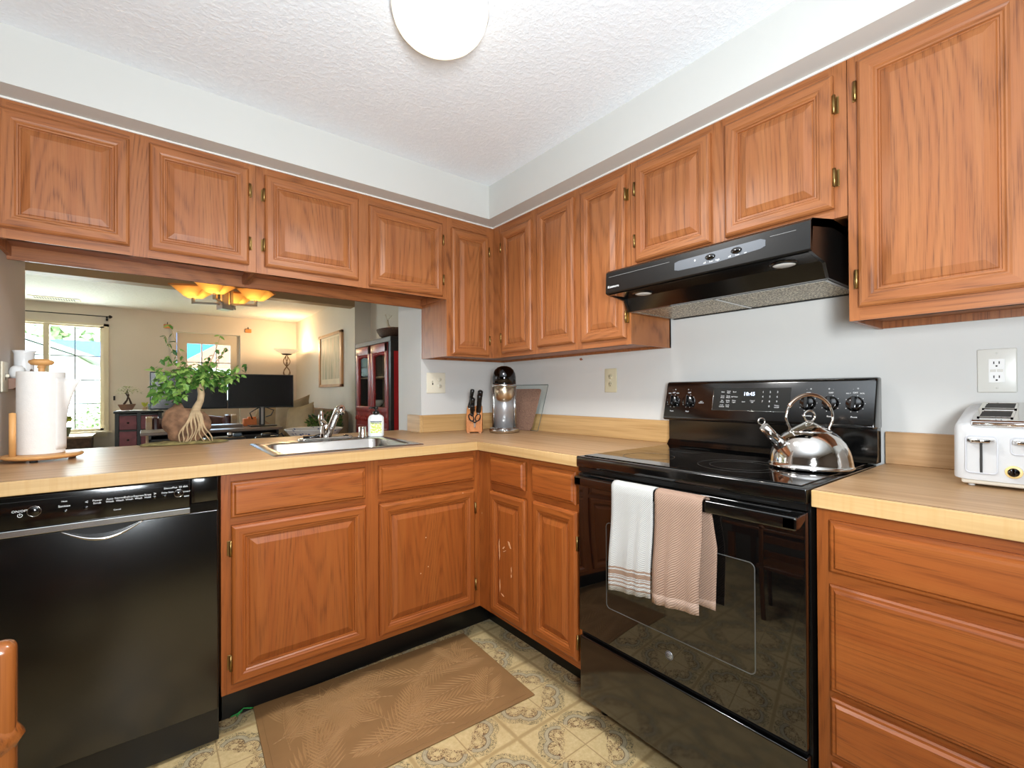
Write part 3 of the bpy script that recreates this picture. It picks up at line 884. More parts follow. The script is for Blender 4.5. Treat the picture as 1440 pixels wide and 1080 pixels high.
# ------------------------------------------------------------------ dishwasher
t = thing('dishwasher', 'black built-in dishwasher left of the sink cabinet with a curved chrome handle', 'dishwasher', (-1.9, -.3, 0))
DX0, DX1 = XL + .004, -1.6215
part(MB().box(DX0, DX1, -.585, -.02, .012, .872), 'body', mBLACKSATIN, t)
m = MB(); m.box(DX0 + .002, DX1 - .004, -.612, -.585, .125, .766, 0, .004, 3); part(m, 'door', mDWDOOR, t)
m = MB(); m.box(DX0 + .002, -1.6985, -.616, -.585, .785, .8735, 0, .004, 3); m.box(-1.6975, DX1 - .003, -.613, -.585, .796, .8735, 0, .003, 3)
m.box(-1.6975, DX1 - .003, -.611, -.585, .767, .795)
m.box(DX0 + .002, -1.6985, -.6163, -.6155, .8575, .8585, 1)
cp_ = part(m, 'control_panel', [mBLACKGLOSS, mDARKGAP], t)
part(MB().box(DX0 + .002, -1.6985, -.618, -.585, .7668, .7848, 0, .002), 'trim_strip', mSTEEL, t, 'brushed silver strip')
m = MB(); pts = []; pts2 = []
for i in range(25):
    u = i / 24; x = -1.990 + u * .175; s = math.sin(math.pi * u)
    pts.append((x, -.6155 - .010 * s, .764 - .032 * s)); pts2.append((x, -.612, .766 - .022 * s))
m.tube(pts, [.0015 + .0035 * math.sin(math.pi * i / 24) for i in range(25)], 8)
part(m, 'handle', mCHROME, t, 'curved chrome grip lip')
m = MB(); m.prism([(p[0], p[2]) for p in pts2] + [(-1.815, .767), (-1.990, .767)], 'y', -.6128, -.611); part(m, 'grip_recess', mDARKGAP, t)
part(MB().box(DX0 + .01, DX1 - .004, -.545, -.535, .0, .12), 'kick_plate', mBLACKGLOSS, t)
fS = lambda x, z, y: Matrix.Translation((x, y, z)) @ Matrix.Rotation(math.radians(90), 4, 'X')
yp = -.6162
m = MB()
for s, x, z, k in (('ON/OFF', -2.066, .833, .0085), ('Sanitize', -1.982, .834, .008), ('Heat', -1.982, .847, .006), ('Power\nScrub', -1.915, .836, .0075), ('Auto\nWash', -1.888, .836, .0075),
                   ('Normal\nWash', -1.866, .836, .0075), ('Delicate\nWash', -1.845, .836, .0075), ('Express\nWash', -1.824, .836, .0075), ('Rinse\nHold', -1.803, .836, .0075),
                   ('Delay Start', -1.756, .840, .0065), ('Cancel', -1.872, .807, .006), ('<', -1.937, .838, .012), ('>', -1.786, .840, .012), ('START', -1.708, .836, .006), ('RESET', -1.708, .822, .005)):
    m.text(s, k, fS(x, z, yp - .0002), 0, .0002)
m.text('SilencePlus  50 dBA', .0075, fS(-1.735, .8545 - .002, yp - .0002), 0, .0002)
pw = [(-2.066 + .0045 * math.cos(a), yp - .0004, .822 + .0045 * math.sin(a)) for a in [math.radians(120 + i * 300 / 14) for i in range(15)]]
m.tube(pw, .0007, 4); m.box(-2.0665, -2.0655, yp - .0006, yp, .822, .8285)
part(m, 'control_lettering', mLETTER, cp_, 'small white lettering')
for x, z, r in ((-2.040, .829, .013), (-1.728, .8335, .011)):
    m = MB(); m.lathe([(0, yp - .004), (r * .8, yp - .0035), (r, yp - .001), (r * 1.0, yp)], x, z, 24, 0, axis='y'); part(m, 'button', mBLACKGLOSS, cp_)
for x, z in ((-1.980, .819), (-1.938, .822), (-1.787, .829), (-1.762, .829)):
    m = MB(); m.lathe([(0, yp - .002), (.005, yp - .0015), (.0055, yp)], x, z, 14, 0, axis='y'); part(m, 'button', mBLACKGLOSS, cp_)
for x, z, r in ((-2.040, .829, .0135), (-1.728, .8335, .0115)):
    m = MB(); m.tube([(x + r * math.cos(a), yp - .0008, z + r * math.sin(a)) for a in [i * math.pi / 12 for i in range(24)]], .0007, 5, closed=True); part(m, 'button_ring', mCHROME, cp_)

# ------------------------------------------------------------------ stove
SY0, SY1 = -1.9635, -1.2475         # right, left
t = thing('stove', 'freestanding black glass-top electric stove between the countertops', 'stove', (-.35, -1.605, 0))
m = MB(); m.box(-.606, -.025, SY0, SY1, .075, .893); part(m, 'body', mBLACKSATIN, t)
m = MB()
m.box(-.632, -.085, SY0, SY1, .880, .9165, 0, .004, 3)
ck = part(m, 'cooktop_frame', mBLACKGLOSS, t)
m = MB(); m.box(-.610, -.100, SY0 + .018, SY1 - .018, .9166, .9195, 0, .001); gt = part(m, 'glass_top', mBLACKGLASS, t)
for bx, by, rs in ((-.47, -1.43, (.085,)), (-.22, -1.43, (.072,)), (-.43, -1.72, (.118, .085)), (-.22, -1.80, (.072,))):
    m = MB()
    for r in rs:
        m.lathe([(r - .0018, .9196), (r - .0018, .9199), (r, .9199), (r, .9196), (r - .0018, .9196)], bx, by, 56, cap=False)
    part(m, 'burner_ring', mRING, gt)
# back panel
m = MB()
m.prism([(-.085, .917), (-.078, .925), (-.066, .94), (-.066, 1.028), (-.03, 1.028), (-.03, .917)], 'y', SY0 + .002, SY1 - .002)
part(m, 'back_guard', mBLACKGLOSS, t)
m = MB()
m.prism([(-.103, 1.022), (-.106, 1.030), (-.070, 1.174), (-.062, 1.180), (-.028, 1.180), (-.028, 1.022)], 'y', SY0 - .001, SY1 + .003, 0, .006, 3)
kp = part(m, 'control_panel', mBLACKGLOSS, t)
tilt = math.atan2(.036, .144)
# local frame on the sloped face: a along -Y ... (u to the right = -y), v up the slope
pn = Vector((-math.cos(tilt), 0, math.sin(tilt))).normalized()      # outward
pv = Vector((math.sin(tilt), 0, math.cos(tilt))).normalized()
pu = Vector((0, -1, 0))
p0 = Vector((-.106, 0, 1.030))


def KP(y, z, d=0.0):
    k = (z - 1.030) / pv.z
    return p0 + pv * k + Vector((0, y, 0)) + pn * d


def KM(y, z, d=0.0006):
    q = KP(y, z, d); M_ = Matrix((pu, pv, pn)).transposed().to_4x4(); M_.translation = q; return M_


m = MB(); o_ = []
m.add([KP(-1.456, 1.068, .0012), KP(-1.728, 1.068, .0012), KP(-1.728, 1.150, .0012), KP(-1.456, 1.150, .0012), KP(-1.456, 1.068, -.003), KP(-1.728, 1.068, -.003), KP(-1.728, 1.150, -.003), KP(-1.456, 1.150, -.003)],
      [(0, 1, 2, 3), (0, 4, 5, 1), (1, 5, 6, 2), (2, 6, 7, 3), (3, 7, 4, 0), (7, 6, 5, 4)])
dp = part(m, 'display_panel', plain('display_black', (34, 34, 32), 0.15, var=0.0), kp)
m = MB(); m.tube([KP(-1.455, 1.067, .001), KP(-1.455, 1.151, .001)], .0012, 6); m.tube([KP(-1.729, 1.067, .001), KP(-1.455, 1.067, .001)], .0008, 6)
part(m, 'display_border', mSTEEL, kp)
m = MB(); m.text('10:45', .019, KM(-1.590, 1.128, .0016), 0, .0002); part(m, 'clock_digits', mCLOCK, kp, 'glowing blue-white clock digits')
m = MB()
for i, s in enumerate('123456789'):
    m.text(s, .0095, KM(-1.638 - .024 * (i % 3), 1.135 - .0165 * (i // 3), .0016), 0, .0002)
m.text('0', .0095, KM(-1.662, 1.085, .0016), 0, .0002); m.text('Timer\non/off', .0065, KM(-1.687, 1.085, .0016), 0, .0002)
for s, y, z in (('Bake', -1.492, 1.136), ('Conv\nBake', -1.514, 1.136), ('Broil', -1.536, 1.136), ('Conv\nRoast', -1.492, 1.118), ('Keep\nWarm', -1.514, 1.118), ('Self Clean', -1.537, 1.118), ('Set\nClock', -1.492, 1.101),
                ('Delay\nStart', -1.514, 1.101), ('Oven\nLight', -1.537, 1.101), ('Lock\nControl', -1.492, 1.084), ('Cook\nTime', -1.514, 1.084), ('Start', -1.572, 1.100), ('Cancel\nOff', -1.603, 1.101)):
    m.text(s, .0062, KM(y, z, .0016), 0, .0002)
part(m, 'display_lettering', mLETTER, dp)
knobs = [(-1.283, 1.100), (-1.353, 1.100), (-1.782, 1.098), (-1.846, 1.098), (-1.911, 1.098)]
m = MB()
for i, (y, z) in enumerate(knobs):
    m.text('OFF', .0075, KM(y, z + .034, .0006), 0, .0002)
    m.text(('Front', 'Rear', 'Warming', 'Rear', 'Front')[i], .0075, KM(y, z - .041, .0006), 0, .0002)
    if i in (0, 4): m.text('MELT', .0055, KM(y + .018, z + .032, .0006), 0, .0002); m.text('BOIL', .0055, KM(y - .018, z + .032, .0006), 0, .0002)
    for k in range(9):
        a = math.radians(-60 + k * 37); rr = .0265
        c = KM(y - rr * math.sin(a) * -1, z, .0006); q = KP(y, z, .0006) + pu * (rr * math.sin(a)) + pv * (rr * math.cos(a))
        m.box(q.x - .0006, q.x + .0006, q.y - .0009, q.y + .0009, q.z - .0009, q.z + .0009)
    for k in (0, 1): # burner position symbol
        q = KM(y + .006 - .012 * k, z + .048, .0006); m.text('o' if (i + k) % 2 else '.', .009, q, 0, .0002)
m.text('HOT\nSURFACE', .005, KM(-1.408, 1.096, .0006), 0, .0002)
part(m, 'control_lettering', mLETTER, kp, 'small white lettering')
for y, z in knobs:
    m = MB(); Mk = KM(y, z, 0)
    m.lathe([(.0225, 0.0005), (.0225, .006), (.0205, .013), (.019, .014), (0, .014)], 0, 0, 32)
    m.box(-.0052, .0052, -.0195, .0195, .010, .026, 0, .002)
    m.xf(Mk)
    kn = part(m, 'knob', mBLACKGLOSS, t)
    m = MB(); m.lathe([(.0228, .0012), (.0235, .002), (.0235, .0035), (.0228, .0042)], 0, 0, 32, cap=False); m.box(.0048, .0060, -.018, .018, .024, .0264); m.xf(Mk)
    part(m, 'knob_ring', mSMOKE, kn)
# vent strip under the cooktop, door, handle, drawer
m = MB(); m.box(-.622, -.605, SY0 + .004, SY1 - .004, .864, .879); m.box(-.6245, -.622, -1.62, -1.40, .868, .872, 1)
for y in (-1.33, -1.55, -1.78, -1.87): m.box(-.6232, -.622, y - .03, y + .03, .869, .8725, 1)
part(m, 'vent_strip', [mBLACKSATIN, mDARKGAP], t)
m = MB(); m.box(-.636, -.606, SY0 + .002, -1.262, .322, .8615, 0, .003, 3); dr = part(m, 'oven_door', mBLACKGLASS, t)
wy0, wy1, wz0_, wz1_ = -1.850, -1.384, .441, .716


def rrect(y0, y1, z0, z1, r, n=5):
    pts = []
    for cy, cz, a in ((y1 - r, z0 + r, -90), (y1 - r, z1 - r, 0), (y0 + r, z1 - r, 90), (y0 + r, z0 + r, 180)):
        for i in range(n + 1):
            an = math.radians(a + 90 * i / n); pts.append((cy + r * math.cos(an), cz + r * math.sin(an)))
    return pts


m = MB(); m.prism(rrect(wy0, wy1, wz0_, wz1_, .014), 'x', -.6366, -.6358); part(m, 'oven_window', mOVENWIN, dr)
m = MB(); m.tube([(-.6365, p[0], p[1]) for p in rrect(wy0, wy1, wz0_, wz1_, .014)], .0013, 6, closed=True); part(m, 'window_border', plain('window_border_grey', (88, 88, 86), 0.3, var=0.0), dr)
m = MB(); m.lathe([(0, -.6372), (.0125, -.6371), (.0125, -.6360)], -1.611, .385, 28, 0, axis='x'); lg = part(m, 'round_emblem', plain('emblem_silver', (176, 178, 182), 0.3, 0.6, var=0.0), dr, 'round silver emblem')
m = MB(); Mx = Matrix(((0, 0, -1), (-1, 0, 0), (0, 1, 0))).to_4x4(); Mx.translation = (-.6373, -1.611, .385); m.text('GE', .0125, Mx, 0, .0002)
m.tube([(-.6373, -1.611 + .0108 * math.cos(i * math.pi / 14), .385 + .0108 * math.sin(i * math.pi / 14)) for i in range(28)], .0006, 5, closed=True)
part(m, 'emblem_letters', mBLACKSATIN, lg)
m = MB(); HY0, HY1 = -1.961, -1.290
m.box(-.687, -.666, HY0, HY1, .829, .860, 0, .004, 3)
for ya, yb in ((HY0 - .001, HY0 + .030), (HY1 - .030, HY1 + .001)):
    m.prism([(-.687, .831), (-.687, .858), (-.666, .861), (-.633, .861), (-.633, .845), (-.666, .831)], 'y', ya, yb, 0, .003)
part(m, 'handle', mBLACKGLOSS, dr)
m = MB(); rows = []
m.box(-.634, -.606, SY0 + .002, -1.263, .088, .303, 0, .004, 3); part(m, 'storage_drawer', mBLACKGLOSS, t)
part(MB().box(-.616, -.600, SY0 + .008, SY1 - .012, .300, .326), 'drawer_gap', mDARKGAP, t)
for y in (SY0 + .05, SY1 - .038):
    m = MB(); m.lathe([(.015, 0.0), (.015, .03), (.009, .034), (.009, .08)], -.530, y, 16); part(m, 'foot', mBLACKSATIN, t)
    m = MB(); m.lathe([(.015, 0.0), (.015, .03), (.009, .034), (.009, .08)], -.08, y, 16); part(m, 'foot', mBLACKSATIN, t)

# ------------------------------------------------------------------ range hood
t = thing('range_hood', 'black under-cabinet range hood with two lights above the stove', 'hood', (-.2, -1.575, 1.45))
GY0, GY1, XF = -1.915, -1.232, -.447
m = MB()
for y0, y1 in ((GY0, GY1),):
    # outer shell: top, front band, side skirts
    m.prism([(XF, 1.585), (XF + .012, 1.594), (-.283, 1.6248), (-.001, 1.6248), (-.001, 1.600), (-.283, 1.600), (XF + .014, 1.572), (XF + .006, 1.508), (XF, 1.506), (XF - .004, 1.510)], 'y', y0, y1)
for y in (GY0, GY1 - .008):
    m.prism([(XF + .001, 1.5845), (XF + .012, 1.594), (-.283, 1.6245), (-.001, 1.6245), (-.001, 1.453), (-.318, 1.453), (-.345, 1.492), (XF + .004, 1.504)], 'y', y, y + .008)
sh = part(m, 'shell', mBLACKSATIN, t)
m = MB(); m.prism([(XF + .007, 1.503), (-.338, 1.500), (-.319, 1.4525), (-.300, 1.4525), (-.300, 1.470), (-.33, 1.512), (XF + .008, 1.515)], 'y', GY0 + .008, GY1 - .008)
un = part(m, 'light_panel', mBLACKGLOSS, t)
m = MB(); m.box(-.298, -.012, GY0 + .010, GY1 - .010, 1.4535, 1.462); part(m, 'filter', mFILTER, t, 'grey metal mesh filters')
m = MB(); ymid = (GY0 + GY1) / 2
m.box(-.298, -.012, ymid - .006, ymid + .006, 1.4515, 1.4535); m.box(-.300, -.292, GY0 + .01, GY1 - .01, 1.4515, 1.4535); m.box(-.018, -.006, GY0 + .01, GY1 - .01, 1.4505, 1.4535, 1)
m.box(-.298, -.012, GY1 - .018, GY1 - .009, 1.4512, 1.4535); m.box(-.298, -.012, GY0 + .009, GY0 + .018, 1.4512, 1.4535)
part(m, 'filter_frame', [mSTEEL, mDARKGAP], t)
for y in (-1.345, -1.822):
    m = MB(); m.lathe([(0, -.005), (.018, -.0045), (.027, -.003), (.031, 0)], 0, 0, 28, 0); m.lathe([(.031, 0.001), (.031, -.003), (.038, -.0025), (.040, .001)], 0, 0, 28, 1, cap=False)
    ang_ = math.atan2(1.500 - 1.476, .05)
    m.xf(Matrix.Translation((-.374, y, 1.5005)))
    part(m, 'hood_light', [plain('frosted_lens', (226, 226, 222), 0.3, var=0.0), mBLACKGLOSS], t, 'round frosted light')
m = MB()
hx = lambda z: XF - .004 + (z - 1.51) * (.004 / .075) - .0006
pl = [(-1.520, 1.536), (-1.535, 1.532), (-1.66, 1.530), (-1.79, 1.540), (-1.803, 1.545), (-1.803, 1.562), (-1.79, 1.568), (-1.535, 1.564), (-1.520, 1.560)]
m.add([(hx(z), y, z) for y, z in pl] + [(hx(z) + .004, y, z) for y, z in pl], [tuple(range(9)), tuple(range(17, 8, -1))] + [(i, (i + 1) % 9, 9 + (i + 1) % 9, 9 + i) for i in range(9)])
sp_ = part(m, 'switch_plate', mHOODPANEL, t, 'grey rounded switch plate')
for y in (-1.642, -1.722):
    m = MB(); m.lathe([(.0, hx(1.55) - .006), (.010, hx(1.55) - .005), (.0125, hx(1.55) - .001), (.0125, hx(1.55) + .002)], y, 1.552, 20, 0, axis='x', sx=1.3, sy=.75); part(m, 'rocker_switch', mBLACKGLOSS, sp_)
m = MB(); HM = lambda y, z: Matrix.Translation((hx(z) - .0002, y, z)) @ Matrix(((0, 0, -1), (-1, 0, 0), (0, 1, 0))).to_4x4()
for s, y in (('off', -1.624), ('low', -1.645), ('high', -1.666), ('off', -1.702), ('low', -1.725), ('on', -1.748)): m.text(s, .008, HM(y, 1.537 + (-1.62 - y) * .02), 0, .0002)
m.lathe([(0, hx(1.55) - .001), (.003, hx(1.55) - .001), (.003, hx(1.55))], -1.592, 1.552, 12, 0, axis='x')
part(m, 'switch_lettering', mLETTER, sp_)
m = MB(); m.text('Kenmore', .0135, HM(-1.268, 1.530), 0, .0003); part(m, 'name_plate', mLETTER, sh, 'small silver brand lettering')
m = MB(); m.box(hx(1.575) - .0002, hx(1.575) + .001, -1.50, -1.245, 1.5675, 1.5683); m.box(hx(1.575) - .0002, hx(1.575) + .001, -1.88, -1.815, 1.5675, 1.5683); part(m, 'trim_line', mLETTERGREY, sh)

# ------------------------------------------------------------------ towels over the oven handle


def towel(name, label, mats, y0, y1, zfront, zback, thick, seed, skew=0.0, curl=0.0, back=0.0):
    rnd = random.Random(seed)
    prof = []                           # path over the handle bar: front hem up, over, down behind
    n = 14
    for i in range(n + 1): prof.append((-.6925 - .003 * math.sin(i * .5), zfront + (.857 - zfront) * i / n))
    for i in range(1, 6):
        a = math.pi * i / 6; prof.append((-.6765 - .0160 * math.cos(a), .857 + .009 * math.sin(a)))
    for i in range(n + 1): prof.append((-.6605, .857 - (.857 - zback) * i / n))
    rows = []
    K = 14
    for k in range(K + 1):
        u = k / K; r = []
        for i, (x, z) in enumerate(prof):
            front = i <= n
            dn = max(0, (.86 - z))
            wob = .0045 * math.sin(u * 9 + seed) * min(1, dn * 5) + .003 * math.sin(u * 17 + seed * 2) * min(1, dn * 4)
            yy = y0 + (y1 - y0) * u + skew * dn + (0 if front else back * min(1, dn * 8))
            zz = z - (curl * u * (1 - i / n) if front else 0)
            xx = x + (-abs(wob) * 1.3 if front else -0.0)
            r.append((xx, yy, zz))
        rows.append(r)
    m = MB(); m.grid(rows, 0)
    o = solo(m, name, mats, label, 'towel', (-.70, (y0 + y1) / 2, zfront))
    md = o.modifiers.new('thickness', 'SOLIDIFY'); md.thickness = thick; md.offset = 1.0
    return o


# white towel is folded: an inner layer shows at its right edge
tw = towel('kitchen_towel', 'white waffle towel with brown stripes hanging from the oven handle', mTOWELW, -1.457, -1.602, .537, .555, .003, 1, 0.03, -.021, -.008)
tt = towel('kitchen_towel', 'tan textured towel hanging from the oven handle beside the white one', mTOWELT, -1.609, -1.748, .549, .575, .003, 4, .036, -.016, -.024)
# the texture of both towels reads height from the floor
for o, z in ((tw, .537), (tt, .549)):
    o.data.transform(Matrix.Translation(o.location)); o.location = (0, 0, 0)

# ------------------------------------------------------------------ floor mat with palm-leaf relief
MC, MR = Vector((-1.085, -.765, 0)), math.radians(-3.0)
MM = Matrix.Translation(MC) @ Matrix.Rotation(MR, 4, 'Z')
t = thing('floor_mat', 'brown rubber mat with embossed palm leaves on the kitchen floor', 'mat', tuple(MC))
m = MB(); LX, LY = .435, .272
m.box(-LX, LX, -LY, LY, .0005, .006, 0, .002); m.box(-LX + .018, LX - .018, -LY + .018, LY - .018, .0055, .0072, 0, .001); m.xf(MM); part(m, 'pad', mMAT, t)
m = MB(); rnd = random.Random(3)


def leaflet(m, p, d, L, w, z):
    d = d.normalized(); q = Vector((-d.y, d.x, 0))
    a, b_, c, e = p, p + d * L * .45 + q * w, p + d * L, p + d * L * .45 - q * w
    mid = p + d * L * .5
    if max(abs(v.x) for v in (a, c)) > LX - .022 or max(abs(v.y) for v in (a, c)) > LY - .022: return
    vs = [Vector((v.x, v.y, z)) for v in (a, b_, c, e)] + [Vector((mid.x, mid.y, z + .0014))]
    m.add(vs, [(0, 1, 4), (1, 2, 4), (2, 3, 4), (3, 0, 4)], 0, False)


fr = [(-.36, -.05, 95, .24), (-.05, -.10, 120, .26), (.24, -.24, 60, .22), (.12, .10, 350, .26), (.34, .02, 100, .20), (-.24, .22, 300, .22), (-.40, -.22, 62, .30), (-.30, -.25, 75, .30), (-.16, -.24, 50, .34), (-.02, -.25, 80, .28), (.14, -.24, 150, .32), (.36, -.22, 165, .34), (.40, -.08, 170, .36), (.38, .22, 215, .32), (.20, .05, 150, .34), (.02, .02, 155, .36), (-.10, .24, 250, .26), (-.40, .20, 330, .34), (-.42, .02, 20, .26), (.08, .24, 200, .26), (.28, .16, 10, .20), (-.22, .02, 100, .26)]
for (fx, fy, an, L) in fr:
    an = math.radians(an); p = Vector((fx, fy, 0)); bend = rnd.uniform(-.6, .6); N = 17; pp = []
    for i in range(N + 1):
        u = i / N; a = an + bend * u; d = Vector((math.cos(a), math.sin(a), 0)); p = p + d * (L / N); pp.append(p.copy())
        if i > 1:
            ll = (.095 * math.sin(math.pi * (0.15 + .8 * u)) + .02)
            for sgn in (1, -1):
                al = a + sgn * (0.75 - .35 * u); leaflet(m, p, Vector((math.cos(al), math.sin(al), 0)), ll, .0052, .0071)
    for q0, q1 in zip(pp[:-1], pp[1:]): leaflet(m, q0, q1 - q0, (q1 - q0).length * 1.1, .0028, .0073)
m.xf(MM); part(m, 'leaf_relief', mMATLEAF, t)

m = MB(); m.tube([(-1.575, -.478, .003), (-1.555, -.482, .008), (-1.535, -.476, .016), (-1.515, -.484, .012), (-1.505, -.478, .006)], .002, 6); m.tube([(-1.54, -.478, .010), (-1.55, -.49, .012), (-1.56, -.492, .004)], .002, 6)
solo(m, 'twist_tie', plain('bright_green_tie', (40, 160, 70), 0.5, var=0.0), 'tiny bright green twist tie on the floor at the left back corner of the mat', 'twist tie', (-1.54, -.48, 0))

# ------------------------------------------------------------------ ceiling lamp
t = thing('ceiling_lamp', 'round white glass dome lamp on the kitchen ceiling', 'ceiling lamp', (-1.135, -1.20, ZC))
LCX, LCY = -1.150, -1.225
m = MB(); m.lathe([(.138, ZC - .0005), (.139, ZC - .017), (.132, ZC - .021)], LCX, LCY, 48); part(m, 'base_ring', mWHITEPL, t)
m = MB(); prof = [(.134, ZC - .018)] + [(.134 * math.cos(a) ** .9 if a < 1.57 else 0.0, ZC - .018 - .092 * math.sin(a)) for a in [math.radians(x) for x in (8, 18, 28, 38, 48, 58, 68, 78, 86)]] + [(0.0, ZC - .110)]
m.lathe(prof, LCX, LCY, 56); part(m, 'glass_dome', mLAMPGLASS, t)
lamp('AREA', 'kitchen_lamp_bulb', (LCX, LCY, ZC - .125), 11.5, (1, .99, .97), (LCX, LCY, 0), .26).data.spread = 2.6

# ------------------------------------------------------------------ kettle
ZG = .9199
KC = Vector((-.312, -1.862, ZG))
t = thing('tea_kettle', 'shiny stainless steel tea kettle on the black stove top', 'kettle', tuple(KC))
e = Vector((-.784, .62, 0)); eo = Vector((.62, .784, 0))
m = MB()
prof = [(0, .0005), (.098, .0005), (.105, .003), (.107, .007), (.105, .010), (.1035, .011), (.1025, .020), (.0995, .038), (.094, .056), (.086, .073), (.076, .087), (.066, .096), (.058, .101), (.056, .1025), (.054, .1025)]
m.lathe([(r, h + ZG) for r, h in prof], KC.x, KC.y, 64); part(m, 'body', mCHROME, t)
m = MB(); m.lathe([(.0545, .1015 + ZG), (.0555, .1035 + ZG), (.054, .1055 + ZG), (.030, .120 + ZG), (.012, .129 + ZG), (.006, .131 + ZG), (0, .1315 + ZG)], KC.x, KC.y, 48); lid = part(m, 'lid', mCHROME, t)
m = MB(); cz = ZG + .1465
m.tube([KC * 1 + Vector((0, 0, 0)) * 0 + e * (.0155 * math.cos(a)) + Vector((0, 0, cz - ZG + .0155 * math.sin(a))) for a in [i * math.pi / 14 for i in range(28)]], .0030, 10, closed=True); part(m, 'knob', mCHROME, lid, 'chrome ring knob')
m = MB(); pts = []
hw = .067
for i in range(33):
    a = math.pi * i / 32
    pts.append(KC + e * (hw * math.cos(a)) + Vector((0, 0, .140 + .068 * math.sin(a))))
pts = [KC + e * .054 + Vector((0, 0, .100)), KC + e * .058 + Vector((0, 0, .104)), KC + e * .056 + Vector((0, 0, .112)), KC + e * .064 + Vector((0, 0, .128))] + pts + [KC - e * .064 + Vector((0, 0, .128)), KC - e * .056 + Vector((0, 0, .112)), KC - e * .058 + Vector((0, 0, .104)), KC - e * .054 + Vector((0, 0, .100))]
m.tube(pts, .0035, 10)
hd = part(m, 'handle', mCHROME, t, 'tall arched handle')
m = MB(); m.tube([KC + e * (hw * math.cos(a)) + Vector((0, 0, .140 + .068 * math.sin(a))) for a in [math.pi * (.16 + .68 * i / 20) for i in range(21)]], .0056, 12); part(m, 'grip', plain('copper_steel_grip', (214, 190, 172), 0.18, 1.0, var=0.0), hd)
m = MB(); sp0 = KC + e * .082 + Vector((0, 0, .062)); sp1 = KC + e * .132 + Vector((0, 0, .118))
m.tube([sp0, sp0.lerp(sp1, .5), sp1], [.019, .015, .0125], 20); part(m, 'spout', mCHROME, t)
m = MB(); c0 = sp1 + e * .006 + Vector((0, 0, .014))
m.tube([c0 + e * (.0095 * math.cos(a)) + Vector((0, 0, .0095 * math.sin(a))) for a in [i * math.pi / 10 for i in range(20)]], .0020, 8, closed=True); part(m, 'spout_ring', mCHROME, t)

# ------------------------------------------------------------------ toaster
t = thing('toaster', 'white four-slice toaster with a chrome top on the right countertop', 'toaster', (-.2, -2.34, H))
TY0, TY1 = -2.50, -2.158
m = MB(); m.box(-.292, -.088, TY0 + .012, TY1 - .014, H + .006, H + .022, 0, .006, 3); part(m, 'base', plain('cream_base', (228, 222, 208), 0.4, var=0.0), t)
m = MB(); prof = [(-.305, H + .018), (-.306, H + .028), (-.3015, H + .120), (-.299, H + .142), (-.290, H + .150), (-.105, H + .190), (-.088, H + .180), (-.080, H + .140), (-.074, H + .028), (-.075, H + .018)]
ys = [(TY1 + .0, .0), (TY1 + .006, 0), ]
rows = []
for y, ins, dz in ((TY1 - .001, .030, .020), (TY1 + .004 - .008, .016, .010), (TY1 - .012, .006, .004), (TY1 - .028, 0, 0), (TY0 + .028, 0, 0), (TY0 + .004, .016, .01)):
    cx_ = -.19; r = []
    for i, (x, z) in enumerate(prof):
        f = 1 - ins / .115
        zz = z if z < H + .1 else z - dz * (z - H - .1) / .076
        r.append((cx_ + (x - cx_) * f, y, zz if z > H + .03 else z + dz * .2))
    rows.append(r + [r[0]])
m.grid(rows, 0)
n0 = len(m.v); k = len(prof) + 1
m.add(rows[0][:-1], [tuple(range(len(prof)))]); m.add(rows[-1][:-1], [tuple(range(len(prof)))])
part(m, 'body', plain('toaster_white', (196, 196, 196), 0.28, var=0.0), t)
CT = [(-.3015, H + .1445), (-.2990, H + .1525), (-.292, H + .1555), (-.115, H + .1935), (-.104, H + .194)]
m = MB(); rows = []
for y in [TY1 - .034 + (TY0 + .034 - TY1 + .034) * i / 14 for i in range(15)]: rows.append([(x, y, z) for x, z in CT])
m.grid(rows, 0, .004, False, (-.5, 0, .8)); ctp = part(m, 'chrome_top', mCHROME, t, 'chrome top plate')
m = MB(); m.tube([(-.3005, y, H + .147) for y in (TY1 - .036, (TY0 + TY1) / 2, TY0 + .036)], .005, 10); part(m, 'chrome_rail', mCHROME, ctp)
SLX = (.194 - .1555) / (.292 - .115)
for ya, yb in ((TY1 - .040, TY1 - .098), (TY1 - .120, TY1 - .178), (TY1 - .200, TY1 - .258)):
    for xa, xb in ((-.272, -.210), (-.190, -.132)):
        zf = lambda x: H + .1560 + SLX * (x + .292)
        sl_ = lambda x0, x1, y0, y1, dz0, dz1, mi: m.add([(x0, y0, zf(x0) + dz0), (x1, y0, zf(x1) + dz0), (x1, y1, zf(x1) + dz0), (x0, y1, zf(x0) + dz0), (x0, y0, zf(x0) + dz1), (x1, y0, zf(x1) + dz1), (x1, y1, zf(x1) + dz1), (x0, y1, zf(x0) + dz1)], [(0, 1, 2, 3), (4, 5, 6, 7), (0, 1, 5, 4), (1, 2, 6, 5), (2, 3, 7, 6), (3, 0, 4, 7)], mi)
        m = MB(); sl_(xa + .004, xb - .004, yb + .004, ya - .004, -.0006, .0005, 1)
        sl_(xa, xa + .004, yb, ya, -.001, .002, 0); sl_(xb - .004, xb, yb, ya, -.001, .002, 0); sl_(xa, xb, yb, yb + .004, -.001, .002, 0); sl_(xa, xb, ya - .004, ya, -.001, .002, 0)
        part(m, 'bread_slot', [mCHROME, mSLOT], ctp)
# sloping part of the front openings
fxx = lambda z: -.3062 + (z - H - .028) * (.0045 / .092)


def TF(y, z, d=0.0): return (fxx(z) - d, y, z)


